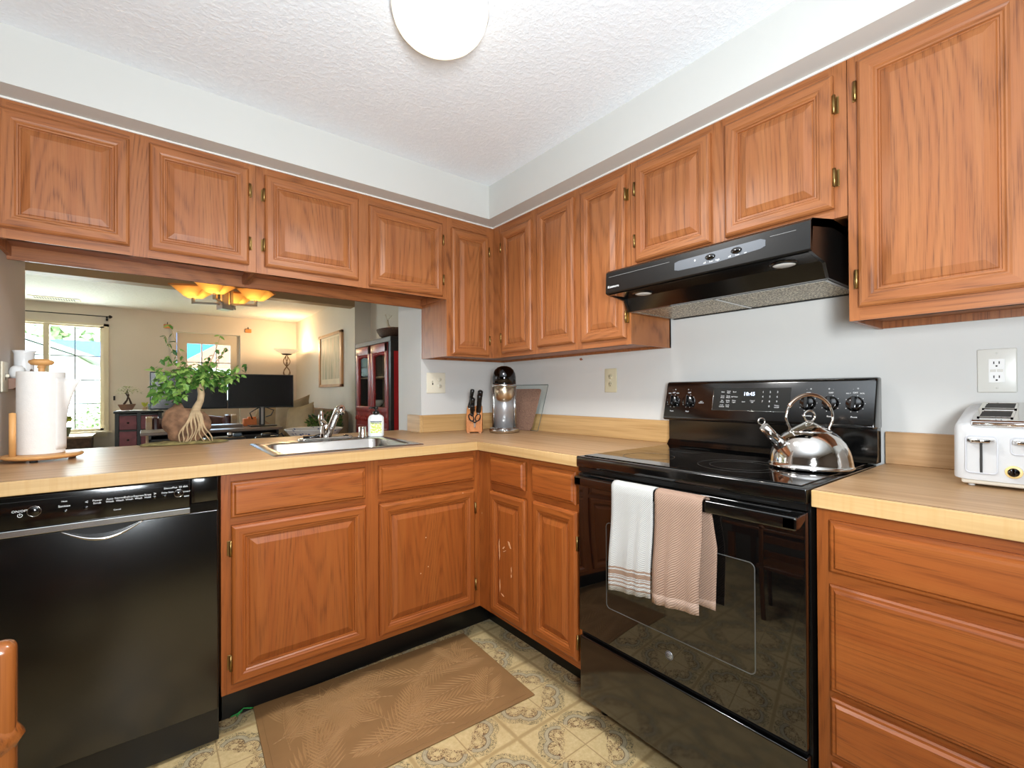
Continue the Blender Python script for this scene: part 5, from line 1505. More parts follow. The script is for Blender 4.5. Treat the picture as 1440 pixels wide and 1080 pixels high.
# ================================================================== dining and living room beyond the pass-through
# dining table (its top lies below the counter line)
t = thing('dining_table', 'wooden dining table beyond the pass-through under the chandelier', 'table', (-1.2, 1.45, 0))
m = MB(); m.box(-1.95, -.55, 1.05, 1.85, .70, .73, 0, .005); part(m, 'tabletop', mTANWOOD, t)
for x in (-1.88, -.62):
    for y in (1.12, 1.78):
        part(MB().box(x - .03, x + .03, y - .03, y + .03, 0, .70), 'leg', mTANWOOD, t)
m = MB(); m.lathe([(.07, .7305), (.09, .735), (.16, .80), (.21, .858), (.215, .864), (.205, .862), (.15, .80), (.06, .745), (0, .745)], -.775, 1.45, 40)
solo(m, 'platter', mBLUEWHITE, 'blue and white patterned bowl on the table behind the faucet', 'bowl', (-.775, 1.45, .7305))
CMX, CMY = -1.125, 1.40
t = thing('camera', 'black camera lying on the table behind the sink', 'camera', (CMX, CMY, .7305))
m = MB(); m.box(CMX - .07, CMX + .07, CMY - .03, CMY + .03, .7308, .83, 0, .012, 3); m.box(CMX - .03, CMX + .03, CMY - .025, CMY + .025, .825, .852, 0, .01, 3); part(m, 'camera_body', mBLACKSATIN, t)
m = MB(); m.lathe([(.033, CMY - .095), (.036, CMY - .09), (.034, CMY - .02)], CMX, .782, 24, 0, axis='y'); part(m, 'lens', mBLACKGLOSS, t)
m = MB(); m.tube([(CMX + .07, CMY, .82), (CMX + .10, CMY - .01, .845), (CMX + .13, CMY - .02, .80), (CMX + .135, CMY - .03, .745)], .006, 8); part(m, 'strap', mBLACKSATIN, t)
for i, (x, w, h, lb) in enumerate(((-1.38, .24, .105, 'low black electronics case on the table right of the bonsai rock'),)):
    m = MB(); m.box(x - w / 2, x + w / 2, 1.36, 1.52, .7308, .7308 + h, 0, .01, 3); solo(m, 'equipment_case', mBLACKSATIN, lb, 'case', (x, 1.44, .7305))
m = MB(); m.lathe([(0, .8364), (.012, .8364), (.016, .846), (.014, .862), (0, .866)], -1.235 - .11, 1.45, 16); m.box(-1.325, -1.272, 1.43, 1.47, .8362, .858, 1, .006)
solo(m, 'desk_trinket', [mSTEEL, plain('grey_blue_plastic', (70, 84, 94), 0.4)], 'small silver and grey gadget lying on the black case', 'gadget', (-1.32, 1.45, .836))

# chandelier
HX, HY = -1.395, 1.265
t = thing('chandelier', 'four-armed nickel chandelier with amber glass shades over the dining table', 'chandelier', (HX, HY, ZC))
ca = math.radians(-114)
ctop = 1.845
m = MB(); m.lathe([(.06, ZC - .0005), (.06, ZC - .02), (0, ZC - .022)], HX, HY, 24); part(m, 'canopy', mNICKEL, t)
m = MB(); m.tube([(HX, HY, ZC - .02), (HX, HY, 1.83)], .009, 10); part(m, 'rod', mNICKEL, t)
Rz = Matrix.Translation((HX, HY, 0)) @ Matrix.Rotation(ca + math.radians(45), 4, 'Z')
m = MB()
for x, y in ((-.028, -.028), (.028, -.028), (.028, .028), (-.028, .028)): m.box(x - .008, x + .008, y - .008, y + .008, 1.725, 1.850)
m.box(-.036, .036, -.036, .036, 1.705, 1.732); m.box(-.036, .036, -.036, .036, 1.845, 1.855); m.box(-.014, .014, -.014, .014, 1.73, 1.85); m.xf(Rz); part(m, 'centre_post', mNICKEL, t)
for k in range(4):
    a = ca + k * math.pi / 2 + math.radians(0); d = Vector((math.cos(a), math.sin(a), 0)); n_ = Vector((-d.y, d.x, 0)); c = Vector((HX, HY, 0)) + d * .185
    Mk = Matrix((d, n_, Vector((0, 0, 1)))).transposed().to_4x4(); Mk.translation = (HX, HY, 0)
    m = MB(); m.box(.03, .195, -.008, .008, 1.738, 1.752); m.box(.179, .195, -.008, .008, 1.745, 1.79); m.xf(Mk); part(m, 'arm', mNICKEL, t)
    m = MB(); z0 = 1.782; q0, q1 = .040, .098
    vs = []
    for s_q, z in ((q0, z0), (q1, 1.842), (q1 - .004, 1.842), (q0 - .002, z0 + .004)):
        vs += [(.187 + s_q * sx, s_q * sy, z) for sx, sy in ((-1, -1), (1, -1), (1, 1), (-1, 1))]
    fs = [(3, 2, 1, 0)] + [(4 * r + i, 4 * r + (i + 1) % 4, 4 * r + 4 + (i + 1) % 4, 4 * r + 4 + i) for r in range(3) for i in range(4)] + [(12, 13, 14, 15)]
    m.add(vs, fs); m.xf(Mk); sh_ = part(m, 'lamp_shade', mSHADEGLOW, t)
    m = MB()
    for q in ((-1, 0), (1, 0), (0, -1), (0, 1)):
        if q[0]: m.box(.187 + q[0] * .098 - .006, .187 + q[0] * .098 + .006, -.104, .104, 1.840, 1.850)
        else: m.box(.187 - .104, .187 + .104, q[1] * .098 - .006, q[1] * .098 + .006, 1.840, 1.850)
    m.xf(Mk); part(m, 'shade_rim', mWOODRIM, sh_, 'amber wooden rim')
    m = MB(); m.lathe([(0, 1.79), (.012, 1.795), (.020, 1.815), (.012, 1.832), (0, 1.836)], c.x, c.y, 16); part(m, 'bulb', mBULB, t)

# desk with two monitors
t = thing('desk', 'long grey-brown desk under the two monitors', 'desk', (-1.2, 3.35, 0))
m = MB(); m.box(-1.86, -.66, 3.05, 3.55, .755, .782, 0, .004); part(m, 'desktop', mDESK, t)
m = MB(); m.box(-1.80, -.70, 3.08, 3.5, .70, .715); m.box(-1.80, -1.78, 3.08, 3.52, 0, .755); m.box(-.72, -.70, 3.08, 3.52, 0, .755); m.box(-1.80, -.70, 3.50, 3.52, .3, .755); part(m, 'base', mDESKDARK, t)
m = MB(); m.box(-1.62, -1.0, 3.33, 3.54, .7825, .812, 0, .004); solo(m, 'monitor_riser', mDESK, 'low grey-brown riser lying on the desk behind the bonsai', 'riser', (-1.3, 3.5, .7825))


def monitor(label, x0, x1, y, z0, z1, foot, yaw=0.0):
    xc = (x0 + x1) / 2
    t = thing('monitor', label, 'monitor', (xc, y, foot[1]))
    Mt = Matrix.Translation((xc, y, 0)) @ Matrix.Rotation(yaw, 4, 'Z') @ Matrix.Translation((-xc, -y, 0))
    m = MB(); m.box(x0, x1, y, y + .035, z0, z1, 0, .005, 3); m.xf(Mt); part(m, 'casing', mBEZEL, t)
    m = MB(); m.box(x0 + .010, x1 - .010, y - .0008, y + .001, z0 + .016, z1 - .010); m.xf(Mt); part(m, 'screen', mSCREEN, t)
    m = MB(); m.box(xc - .015, xc + .015, y - .0014, y, z0 + .004, z0 + .009); m.xf(Mt); part(m, 'brand_mark', mLETTERGREY, t)
    fx, fz = foot
    m = MB(); m.box(fx - .028, fx + .028, y + .045, y + .08, fz, z0 + .12, 0, .004); m.box(fx - .06, fx + .06, y + .03, y + .06, z0 + .05, z0 + .16); part(m, 'stand', mDESKDARK, t)
    m = MB(); m.box(fx - .012, fx + .012, y + .042, y + .046, fz + .02, z0); part(m, 'stand_strip', mNICKEL, t)
    m = MB(); m.box(fx - .13, fx + .13, y - .06, y + .14, fz, fz + .012, 0, .004); part(m, 'foot', mDESKDARK, t)
    return t


monitor('left black monitor on the desk, partly behind the bonsai leaves', -1.790, -1.1435, 3.33, .985, 1.360, (-1.47, .8125), 0.0)
mon_ = monitor('right black monitor on the desk beside the floor lamp', -1.1415, -.500, 3.30, .985, 1.352, (-.812, .7825), 0.0)
m = MB(); m.tube([(-.84, 3.34, .99), (-.90, 3.33, .955), (-.93, 3.36, .93), (-.90, 3.4, .86)], .006, 6); m.tube([(-.78, 3.34, .99), (-.70, 3.33, .955), (-.72, 3.36, .9), (-.77, 3.38, .88)], .006, 6)
part(m, 'cable', mDESKDARK, mon_)
m = MB(); m.box(-.975, -.845, 3.455, 3.545, .7828, .862, 0, .006); m.box(-.93, -.85, 3.47, 3.54, .862, .88, 0, .004)
solo(m, 'tissue_box', mORANGE, 'orange box on the desk beside the right monitor stand', 'box', (-.91, 3.48, .7825))

# leather loveseat behind the desk
t = thing('armchair', 'wide dark brown leather armchair with pale wooden arms behind the desk', 'armchair', (-1.4, 4.2, 0))
m = MB(); m.box(-1.71, -1.09, 4.00, 4.48, .22, .44, 0, .04, 3); part(m, 'seat', mLEATHER, t)
m = MB(); rows = []
for i in range(9):
    z = .44 + .46 * i / 8; rows.append([(-1.72 + .66 * j / 12, 4.27 + .09 * i / 8 - .04 * math.sin(math.pi * i / 8) + .03 * math.sin(j * 1.5), z - (.05 * abs(j - 6) / 6 if i == 8 else 0)) for j in range(13)])
m.grid(rows, 0, .14, True, (0, -1, 0)); part(m, 'backrest', mLEATHER, t)
for s, x in ((1, -1.795), (-1, -1.005)):
    m = MB(); pr = [(3.92, .12), (3.92, .84), (3.94, .885), (4.00, .90), (4.06, .885), (4.50, .74), (4.50, .62), (4.06, .78), (4.00, .78), (3.98, .12)]
    m.prism(pr, 'x', x - .028, x + .028, 0, .006); part(m, 'arm', mTANWOOD, t, 'pale wooden arm')
    m = MB(); m.prism([(3.97, .45), (3.98, .88), (4.06, .895), (4.50, .76), (4.50, .45)], 'x', x + s * .030, x + s * .085, 0, .012, 3); part(m, 'arm_pad', mLEATHER, t)
m = MB()
for x in (-1.795, -1.005): m.box(x - .02, x + .02, 4.44, 4.50, 0, .7)
part(m, 'rear_leg', mTANWOOD, t)

# dresser with bonsai and small pots, window trunk
t = thing('dresser', 'mauve-fronted dresser with a dark frame against the far wall', 'dresser', (-1.88, 4.85, 0))
m = MB(); m.box(-2.115, -1.655, 4.58, 5.06, .918, .942, 0, .006, 3); part(m, 'top', mDRESSFRAME, t)
m = MB()
for x in (-2.085, -1.69): m.box(x - .018, x + .018, 4.60, 5.04, 0, .918)
m.box(-1.905, -1.872, 4.60, 4.64, 0, .918)
for z in (.10, .36, .50, .655, .715, .900): m.box(-2.08, -1.70, 4.605, 5.03, z - .008, z + .008)
m.box(-2.08, -1.70, 4.70, 5.03, .1, .9); part(m, 'frame', mDRESSFRAME, t)
for x0, x1 in ((-2.065, -1.907), (-1.870, -1.710)):
    for z0, z1 in ((.728, .890), (.512, .706), (.370, .492), (.115, .352)):
        m = MB(); m.box(x0, x1, 4.603, 4.69, z0, z1, 0, .004); dd = part(m, 'drawer', mDRAWERMAUVE, t)
        m = MB(); m.lathe([(0, 4.578), (.012, 4.582), (.008, 4.595), (.008, 4.603)], (x0 + x1) / 2, (z0 + z1) / 2, 12, 0, axis='y'); part(m, 'knob', mDARKMETAL, dd)
m = MB(); rows = [[(-2.10 + .40 * i / 12, y, .9428 + .006 * math.sin(i * 1.7) ** 2) for y in (4.62, 4.75, 4.98)] for i in range(13)]; m.grid(rows, 0, .0006, True, (0, 0, 1))
solo(m, 'runner_cloth', mPAPER, 'crumpled white cloth on top of the dresser', 'cloth', (-1.9, 4.75, .942))
t = thing('bonsai_tree', 'small pale bonsai with crossed trunks in a brown pot on the dresser', 'bonsai', (-2.0, 4.78, .95))
m = MB(); m.prism([(-2.050, .951), (-1.950, .951), (-1.915, 1.025), (-2.085, 1.020)], 'y', 4.72, 4.84, 0, .006); part(m, 'pot', mBROWNPOT, t)
m = MB(); m.tube([(-2.03, 4.78, 1.02), (-2.0, 4.78, 1.07), (-1.985, 4.78, 1.13), (-2.0, 4.78, 1.19)], [.012, .009, .008, .005], 8); m.tube([(-1.96, 4.78, 1.02), (-1.98, 4.78, 1.09), (-2.01, 4.78, 1.15), (-1.99, 4.78, 1.2)], [.011, .008, .007, .004], 8); part(m, 'trunk', mDARKBARK, t)
m = MB(); rnd = random.Random(5)
for q in range(190):
    a = rnd.uniform(0, 6.283); r = math.sqrt(rnd.random()); h = (1 - r * r) * .075
    p = Vector((-1.985 + .125 * r * math.cos(a), 4.78 + .07 * r * math.sin(a), 1.15 + h + rnd.uniform(-.02, .02)))
    d = Vector((math.cos(a), math.sin(a), rnd.uniform(-.4, .6))).normalized(); L = rnd.uniform(.018, .034); s = d.cross(Vector((0, 0, 1))).normalized() * L * .3
    m.add([p, p + d * L * .5 + s, p + d * L, p + d * L * .5 - s], [(0, 1, 2, 3)])
part(m, 'foliage', mLEAF2, t)
t = thing('small_plant', 'tiny yellow-green plant on the dresser left of the teal pot', 'plant', (-1.835, 4.75, .95))
m = MB(); m.lathe([(.02, .9495), (.028, .985), (.024, .985), (0, .975)], -1.835, 4.75, 16); part(m, 'pot', mTANWOOD, t)
m = MB()
for k in range(10):
    a = k * 2.4; d = Vector((math.cos(a) * .5, math.sin(a) * .5, 1)).normalized(); p = Vector((-1.835, 4.75, .98)); s = d.cross(Vector((0.3, 1, 0))).normalized() * .009
    m.add([p, p + d * .04 + s, p + d * .075, p + d * .04 - s], [(0, 1, 2, 3)])
part(m, 'foliage', mYELLOWLEAF, t)
m = MB(); m.lathe([(.024, .9495), (.032, 1.02), (.027, 1.02), (0, 1.0)], -1.775, 4.75, 20); solo(m, 'teal_pot', mTEAL, 'small dark teal pot on the dresser beside the left monitor', 'pot', (-1.775, 4.75, .9495))
t = thing('wooden_trunk', 'low worn wooden trunk under the living room window', 'trunk', (-2.5, 4.95, 0))
m = MB(); m.box(-2.75, -2.325, 4.74, 5.22, 0, .645); m.box(-2.325, -2.310, 4.735, 4.76, 0, .66); part(m, 'body', mTRUNKBOX, t)
m = MB(); m.box(-2.77, -2.302, 4.72, 5.23, .645, .668, 0, .004); part(m, 'lid', mTRUNKTOP, t)
t = thing('potted_plant', 'small leggy plant in a green pot on the trunk under the window', 'plant', (-2.545, 4.86, .668))
m = MB(); m.lathe([(.038, .669), (.056, .752), (.060, .755), (.058, .770), (.050, .77), (.045, .75), (0, .745)], -2.545, 4.86, 20); part(m, 'pot', mGREEN, t)
m = MB(); m.tube([(-2.545, 4.86, .74), (-2.53, 4.85, .80), (-2.52, 4.85, .855)], .003, 6); m.tube([(-2.55, 4.86, .74), (-2.59, 4.86, .82), (-2.60, 4.85, .95), (-2.56, 4.85, 1.0)], .003, 6); part(m, 'stem', mGREEN, t)
m = MB()
for p, n_, L in (((-2.515, 4.85, .865), 7, .045), ((-2.60, 4.85, .945), 6, .05), ((-2.56, 4.85, .99), 4, .05), ((-2.60, 4.85, .83), 3, .035)):
    for k in range(n_):
        a = k * 6.283 / n_; d = Vector((math.cos(a), -.3, math.sin(a) * .8)).normalized(); s = d.cross(Vector((0, 1, 0))).normalized() * L * .35; p_ = Vector(p)
        m.add([p_, p_ + d * L * .5 + s, p_ + d * L, p_ + d * L * .5 - s], [(0, 1, 2, 3)])
part(m, 'foliage', leaf_mat('lime_leaves', (80, 110, 40), (150, 160, 40), (190, 190, 60)), t)

# curtain rod and brackets, wall blocks, thermostat
t = thing('curtain_rod', 'thin dark curtain rod on the wall above the living room window', 'curtain rod', (-2.6, YF - .05, 2.105))
m = MB(); m.tube([(-3.4, YF - .06, 2.108), (-2.19, YF - .06, 2.108)], .006, 8); part(m, 'rod', mDARKMETAL, t)
m = MB(); m.lathe([(0, -2.19), (.018, -2.186), (.020, -2.172), (.012, -2.158), (0, -2.150)], YF - .06, 2.108, 14, 0, axis='x'); part(m, 'finial', mDARKMETAL, t)
m = MB(); m.box(-2.212, -2.200, YF - .07, YF - .0005, 2.085, 2.102); m.box(-2.216, -2.196, YF - .006, YF - .0005, 2.06, 2.12); part(m, 'bracket', mDARKMETAL, t)
for x, z, lb in ((-1.600, 2.045, 'small wooden block on the far wall left of the door'), (-.655, 2.058, 'small wooden block on the far wall right of the door')):
    t = thing('curtain_bracket', lb, 'bracket', (x, YF - .01, z)); m = MB(); m.box(x - .040, x + .040, YF - .022, YF - .0005, z - .026, z + .026, 0, .003); part(m, 'block', mWOODRIM, t)
    m = MB(); m.tube([(x, YF - .012, z + .02), (x, YF - .012, z + .055)], .005, 6); part(m, 'peg', mDARKMETAL, t)
m = MB(); m.box(-2.147, -2.127, YF - .012, YF - .0005, 1.065, 1.120, 0, .003); solo(m, 'light_switch', mDARKMETAL, 'small dark switch on the far wall right of the window', 'switch', (-2.137, YF, 1.09))
t = thing('ceiling_vent', 'white slotted vent in the living room ceiling near the window', 'vent', (-2.63, 4.95, ZC))
m = MB(); m.box(-2.84, -2.42, 4.86, 5.04, ZC - .008, ZC - .0005, 0, .002); part(m, 'frame', mTRIMCREAM, t)
m = MB()
for k in range(16): m.box(-2.80 + k * .0215, -2.788 + k * .0215, 4.89, 5.01, ZC - .0095, ZC - .007)
part(m, 'slot', mSLOT, t)

# floor lamp in the corner
LX_, LY_ = -.262, 4.72
t = thing('floor_lamp', 'bronze torchiere floor lamp with a pale glass bowl in the far corner', 'floor lamp', (LX_, LY_, 0))
m = MB(); m.lathe([(.13, .0005), (.13, .02), (.02, .035), (0, .036)], LX_, LY_, 28); part(m, 'base', mDARKMETAL, t)
m = MB(); m.tube([(LX_, LY_, .03), (LX_, LY_, 1.35)], .010, 8); part(m, 'pole', mDARKMETAL, t)
m = MB()
for k in range(4):
    m.tube([(LX_ + .048 * math.sin(math.pi * 2 * u) * math.cos(k * 1.57 + 2.5 * u) * (1 if k % 2 else -1), LY_ + .048 * math.sin(math.pi * 2 * u) * math.sin(k * 1.57 + 2.5 * u), 1.35 + .34 * u) for u in [i / 18 for i in range(19)]], .0055, 6)
part(m, 'twisted_cage', plain('bronze_metal', (120, 92, 60), 0.4, 0.6), t)
m = MB(); m.lathe([(0, 1.685), (.05, 1.686), (.075, 1.70), (.06, 1.702), (0, 1.70)], LX_, LY_, 28); part(m, 'cup', mDARKMETAL, t)
m = MB(); m.lathe([(.05, 1.702), (.12, 1.728), (.158, 1.756), (.164, 1.766), (.155, 1.760), (.11, 1.735), (.0, 1.712)], LX_, LY_, 36); part(m, 'glass_bowl', mBOWLGLOW, t)
lamp('POINT', 'torchiere_bulb', (LX_, LY_, 1.80), 18, (1, .70, .40), radius=.04)

# picture
t = thing('picture_frame', 'light wood picture frame on the right living room wall', 'picture', (-.01, 3.56, 1.56))
PY0, PY1, PZ0, PZ1 = 3.10, 4.015, 1.218, 1.890
m = MB()
for q in ((PY0, PY1, PZ0, PZ0 + .035), (PY0, PY1, PZ1 - .035, PZ1), (PY0, PY0 + .06, PZ0, PZ1), (PY1 - .06, PY1, PZ0, PZ1)): m.box(-.028, -.0008, q[0], q[1], q[2], q[3], 0, .003)
part(m, 'frame', plain('light_frame_wood', (196, 146, 96), 0.45, var=0.1), t)
m = MB(); m.box(-.014, -.0008, PY0 + .03, PY1 - .03, PZ0 + .02, PZ1 - .02); part(m, 'mat_board', plain('cream_mat', (222, 204, 172), 0.7), t)
m = MB(); m.box(-.0155, -.0139, PY0 + .12, PY1 - .12, PZ0 + .10, PZ1 - .06); part(m, 'print', mART, t)

# sofa with pillows and plant in front
t = thing('sofa', 'beige fabric sofa along the right living room wall', 'sofa', (-.45, 3.5, 0))
m = MB(); m.box(-.30, -.045, 2.755, 4.52, .10, .955, 0, .06, 4); part(m, 'backrest', mSOFA, t)
m = MB(); m.box(-.62, -.305, 2.92, 4.36, .10, .44, 0, .04, 3); part(m, 'seat', mSOFA, t)
m = MB(); m.box(-.62, -.305, 2.755, 2.915, .06, .62, 0, .05, 3); part(m, 'arm', mSOFA, t)
m = MB(); m.box(-.62, -.305, 4.365, 4.52, .06, .62, 0, .05, 3); part(m, 'arm', mSOFA, t)


def pillow(label, c, w, h, th, yaw, tilt_, roll, mat):
    m = MB(); N = 12; top = []; bot = []
    for i in range(N + 1):
        for j in range(N + 1):
            u, v = 2 * i / N - 1, 2 * j / N - 1
            pinch = 1 - .10 * (1 - abs(u) ** 2) * abs(v) ** 3 - .0; pin2 = 1 - .10 * (1 - abs(v) ** 2) * abs(u) ** 3
            t_ = th * ((1 - u ** 4) * (1 - v ** 4)) ** .5
            top.append((u * w / 2 * pin2, -t_ / 2 - .001, v * h / 2 * pinch)); bot.append((u * w / 2 * pin2, t_ / 2 + .001, v * h / 2 * pinch))
    k = N + 1; fs = [(i * k + j, i * k + j + 1, (i + 1) * k + j + 1, (i + 1) * k + j) for i in range(N) for j in range(N)]
    n = k * k; fs2 = [tuple(n + q for q in f[::-1]) for f in fs]
    m.add(top + bot, fs + fs2, 0, True)
    for i in range(N):
        for (a, b_) in ((i, i + 1), ((N * k) + i, N * k + i + 1), (i * k, (i + 1) * k), (i * k + N, (i + 1) * k + N)): m.f.append([a, b_, n + b_, n + a]); m.m.append(0); m.s.append(True)
    m.xf(Matrix.Translation(c) @ Matrix.Rotation(yaw, 4, 'Z') @ Matrix.Rotation(tilt_, 4, 'X') @ Matrix.Rotation(roll, 4, 'Y'))
    return solo(m, 'pillow', mat, label, 'pillow', c)


pillow('leftmost beige pillow on the sofa, tied at its corner, nearest the monitor', (-.56, 4.20, .80), .52, .42, .15, math.radians(-40), math.radians(-14), math.radians(20), mPILLOW)
pillow('large beige pillow leaning on the sofa backrest behind the plant', (-.47, 3.50, .83), .50, .52, .14, math.radians(-58), math.radians(-14), math.radians(-12), mPILLOW)
pillow('small darker pillow propped low against the large beige pillow', (-.74, 3.88, .66), .36, .34, .10, math.radians(-40), math.radians(-20), math.radians(30), mSOFA)
pillow('pale cream pillow at the near end of the sofa behind the green plant', (-.50, 3.03, .84), .44, .36, .12, math.radians(-70), math.radians(-12), math.radians(-10), mPILLOWLT)
t = thing('side_table', 'small round side table carrying the bushy green plant', 'table', (-.415, 2.40, 0))
m = MB(); m.lathe([(.17, .66), (.175, .67), (.17, .68), (0, .68)], -.415, 2.40, 32); part(m, 'tabletop', mTANWOOD, t)
m = MB(); m.lathe([(.12, .0005), (.12, .02), (.025, .04), (.025, .66)], -.415, 2.40, 20); part(m, 'pedestal', mTANWOOD, t)
t = thing('potted_plant', 'bushy dark green plant behind the faucet in front of the sofa', 'plant', (-.415, 2.40, .68))
m = MB(); m.lathe([(.06, .681), (.08, .77), (.07, .77), (0, .76)], -.415, 2.40, 24); part(m, 'pot', mBROWNPOT, t)
m = MB(); rnd = random.Random(9)
for q in range(330):
    th_ = rnd.uniform(0, 6.283); r = rnd.random() ** .5; h = rnd.random()
    p = Vector((-.415 + .155 * r * math.cos(th_), 2.40 + .12 * r * math.sin(th_), .775 + .20 * h * (1 - .45 * r)))
    d = Vector((math.cos(th_), math.sin(th_), rnd.uniform(.1, 1.6))).normalized(); L = rnd.uniform(.025, .05); s = d.cross(Vector((rnd.uniform(-1, 1), 1, rnd.uniform(-1, 1)))).normalized() * L * .25
    m.add([p, p + d * L * .5 + s, p + d * L, p + d * L * .5 - s], [(0, 1, 2, 3)])
part(m, 'foliage', mLEAF3, t)

# china cabinet
t = thing('china_cabinet', 'red lacquer china cabinet with glass doors behind the right end of the pass-through', 'cabinet', (.03, 1.93, 0))
cx0, cx1, cy0, cy1, cz1 = -.118, .172, 1.49, 2.365, 1.645
m = MB()
m.box(cx0, cx1, cy0, cy0 + .05, 0, cz1); m.box(cx0, cx1, cy1 - .035, cy1, 0, cz1); m.box(cx0 - .004, cx1, cy0 - .006, cy1 + .004, cz1 - .045, cz1, 0, .004); m.box(cx0, cx1, cy0, cy1, .02, .10)
part(m, 'frame', mCABBLACK, t)
m = MB(); m.box(-.088, cx1 - .03, cy0 - .004, cy0 + .002, .12, cz1 - .13); part(m, 'side_panel', mREDBRIGHT, t, 'bright red side panel')
m = MB(); m.box(cx1 - .015, cx1 - .003, cy0 + .05, cy1 - .035, .1, cz1 - .045); m.box(cx0 + .03, cx1 - .015, cy0 + .05, cy1 - .035, 1.285, 1.297); m.box(cx0 + .03, cx1 - .015, cy0 + .05, cy1 - .035, .985, .997); part(m, 'inside', mCABIN, t)
ymid = 1.940
for (y0, y1) in ((cy0 + .052, ymid - .004), (ymid + .004, cy1 - .037)):
    m = MB(); z0, z1 = .12, cz1 - .048; X0, X1 = cx0 - .010, cx0 + .012
    m.box(X0, X1, y0, y0 + .065, z0, z1, 0, .006, 3); m.box(X0, X1, y1 - .065, y1, z0, z1, 0, .006, 3); m.box(X0, X1, y0, y1, z1 - .085, z1, 0, .006, 3); m.box(X0 - .004, X1, y0 - .0, y1, .955, 1.01, 0, .008, 3); m.box(X0 - .004, X1, y0, y1, .775, .825, 0, .008, 3); m.box(X0, X1, y0, y1, z0, z0 + .08)
    m.box(X0 + .004, X1, y0, y1, .82, .96); m.box(X0 + .004, X1, y0, y1, .2, .78)
    # carved apron under the top rail and turned bars
    n = 8
    for k in range(n):
        yy = y0 + .065 + (y1 - y0 - .13) * (k + .5) / n; m.lathe([(0, z1 - .125 + .02 * abs(k - 3.5) / 3.5 * -1 + .02), (.016, z1 - .10), (.014, z1 - .08)], X0 + .012, yy, 8)
    for k in range(7):
        yy = y0 + .03 + (y1 - y0 - .06) * k / 6; m.lathe([(0, .86), (.018, .875), (.022, .89), (.018, .905), (0, .92)], X0 + .002, yy, 8)
    dd = part(m, 'door', mREDLAC, t)
    m = MB(); m.box(cx0 + .004, cx0 + .007, y0 + .06, y1 - .06, 1.0, z1 - .08); part(m, 'door_pane', mCABGLASS, dd)
    m = MB()
    yq = y1 - .085
    m.lathe([(.006, 1.01), (.006, 1.12), (.012, 1.13), (.006, 1.14), (.006, 1.30), (.012, 1.31), (.006, 1.32), (.006, z1 - .09)], cx0 + .0, yq, 8); part(m, 'spindle', mREDLAC, dd)
m = MB(); m.lathe([(0, 1.2975), (.03, 1.298), (.045, 1.34), (.03, 1.40), (.018, 1.43), (.025, 1.45), (0, 1.45)], .03, 1.70, 20); solo(m, 'vase', mCERAMIC, 'white vase on the upper shelf of the red cabinet', 'vase', (.03, 1.70, 1.297))
m = MB(); m.lathe([(0, .9975), (.03, .998), (.035, 1.02), (.035, 1.12), (.0, 1.12)], .0, 1.80, 16); solo(m, 'jar', mCERAMIC, 'white jar on the lower shelf of the red cabinet, right door', 'jar', (.0, 1.80, .997))
m = MB(); m.lathe([(0, .9975), (.03, .998), (.07, 1.04), (.075, 1.07), (.07, 1.068), (0, 1.01)], .02, 2.16, 20); solo(m, 'bowl', mCERAMIC, 'white bowl on the lower shelf of the red cabinet, left door', 'bowl', (.02, 2.16, .997))
m = MB(); m.lathe([(0, .9975), (.035, .998), (.05, 1.05), (.03, 1.10), (0, 1.10)], .03, 1.66, 16); solo(m, 'green_vase', mTEAL, 'dark green vase on the lower shelf of the red cabinet', 'vase', (.03, 1.66, .997))
# basket and deer ornament on top
m = MB(); m.lathe([(0, cz1 + .0005), (.10, cz1 + .001), (.135, cz1 + .03), (.155, cz1 + .065), (.16, cz1 + .085), (.150, cz1 + .088), (.14, cz1 + .06), (.10, cz1 + .02), (0, cz1 + .015)], .018, 1.70, 36, sy=1.35)
solo(m, 'basket', mBASKET, 'dark woven oval basket on top of the red cabinet', 'basket', (.018, 1.70, cz1))
t = thing('deer_ornament', 'cream reindeer ornament standing in the basket on the red cabinet', 'ornament', (-.02, 1.72, cz1 + .02))
m = MB(); dx_, dy_ = .0, 1.745
m.tube([(dx_, dy_ - .06, cz1 + .10), (dx_, dy_, cz1 + .105), (dx_, dy_ + .05, cz1 + .115), (dx_, dy_ + .075, cz1 + .155), (dx_, dy_ + .085, cz1 + .185), (dx_, dy_ + .115, cz1 + .175)], [.016, .02, .018, .010, .012, .006], 10)
for a_, b_ in ((-.05, .012), (-.05, -.012), (.045, .012), (.045, -.012)): m.tube([(dx_ + b_, dy_ + a_, cz1 + .10), (dx_ + b_, dy_ + a_ * 1.05, cz1 + .02)], .006, 6)
part(m, 'body', plain('cream_ornament', (214, 200, 176), 0.6), t)
m = MB()
for s in (1, -1): m.tube([(dx_, dy_ + .083, cz1 + .19), (dx_ + .02 * s, dy_ + .075, cz1 + .22), (dx_ + .015 * s, dy_ + .09, cz1 + .25)], .003, 6); m.tube([(dx_ + .02 * s, dy_ + .075, cz1 + .22), (dx_ + .035 * s, dy_ + .06, cz1 + .24)], .003, 6)
part(m, 'antler', plain('cream_antler', (222, 208, 186), 0.6), t)

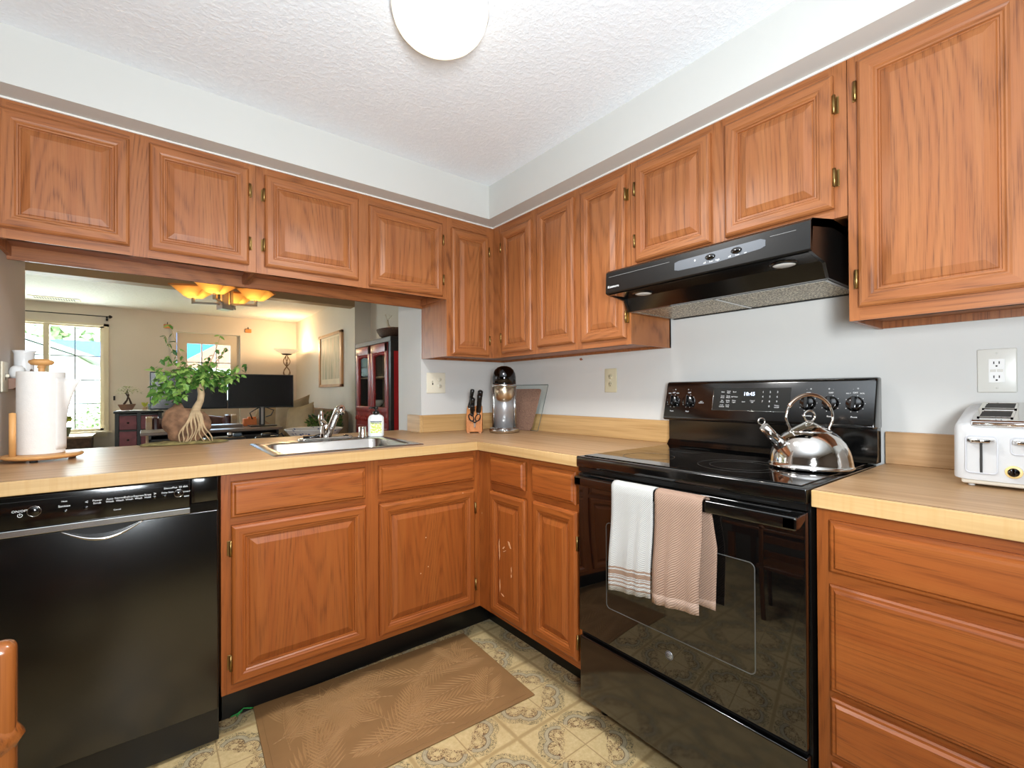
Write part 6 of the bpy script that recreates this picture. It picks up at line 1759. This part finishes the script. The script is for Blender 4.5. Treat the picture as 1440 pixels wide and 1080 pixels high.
# ================================================================== outdoors
struct(MB().box(-14, 10, YF + .2, 40, -.25, -.15), 'lawn', mLAWN)
t = thing('neighbour_house', 'white gabled house seen through the living room window', 'house', (-6, 13, -.15))
m = MB(); m.prism([(-10, -.15), (-2.98, -.15), (-2.98, 1.95), (-6.4, 3.3), (-10, 1.9)], 'y', 11, 15); part(m, 'walls', mHOUSE, t)
m = MB(); m.prism([(-2.6, 1.82), (-2.6, 1.92), (-6.4, 3.45), (-6.4, 3.33)], 'y', 10.7, 15.2); part(m, 'roof', mROOFGREY, t)
m = MB(); m.box(-4.4, -3.7, 10.96, 11.02, .7, 1.6); part(m, 'window', mMUNTIN, t)
t = thing('blue_roofed_shed', 'long shed with a pale blue roof behind the white house', 'shed', (-5, 17, -.15))
m = MB(); m.box(-8.5, -2.4, 16.6, 18.5, -.15, 2.1); part(m, 'walls', mHOUSE, t)
m = MB(); m.prism([(16.3, 2.15), (17.6, 2.75), (17.6, 2.85), (16.3, 2.25)], 'x', -8.8, -2.2); part(m, 'roof', plain('pale_blue_roof', (40, 104, 190), 0.6, var=0.03), t)
t = thing('blue_house', 'bright blue house behind the terracotta roof, seen through the garden door', 'house', (0, 26, -.15))
m = MB(); m.box(-2.2, 4.2, 25, 27.5, -.15, 4.6); part(m, 'walls', mROOFBLUE, t)
t = thing('roofed_house', 'house with a terracotta roof seen through the garden door panes', 'house', (1.5, 20, -.15))
m = MB(); m.box(-.7, 6, 19, 23, -.15, 2.2); part(m, 'walls', mHOUSE, t)
m = MB(); m.prism([(-1.1, 2.15), (6.4, 2.15), (2.6, 4.6)], 'y', 18.7, 23.4); part(m, 'roof', mROOFRED, t)
rnd = random.Random(21)
for i, (x, y, r, h, lb) in enumerate(((-10.8, 26, 3.4, 7.5, 'broad pale tree far behind the blue-roofed shed, left one'), (-4.6, 32.5, 3.4, 7.4, 'pale tree far behind the blue-roofed shed, right one'), (-2.55, 9.4, .42, 1.0, 'small pale bush outside the right half of the living room window'))):
    t = thing('garden_tree' if h > 2 else 'garden_bush', lb, 'tree' if h > 2 else 'bush', (x, y, -.15))
    m = MB(); m.tube([(x, y, -.15), (x, y, h * .6)], [.14 if h > 2 else .05, .07 if h > 2 else .03], 8); part(m, 'trunk', mDARKBARK, t)
    m = MB()
    for q in range(2200):
        d = Vector((rnd.gauss(0, 1), rnd.gauss(0, 1), rnd.gauss(0, 1))).normalized(); p = Vector((x, y, h * .62)) + Vector((d.x * r, d.y * r, d.z * h * .40)) * rnd.uniform(.6, 1.0)
        L = r * .085; u = d.cross(Vector((rnd.uniform(-1, 1), rnd.uniform(-1, 1), 1))).normalized() * L; w = d.cross(u).normalized() * L * .6
        m.add([p - u, p + w, p + u, p - w], [(0, 1, 2, 3)])
    part(m, 'foliage', mHEDGE, t)
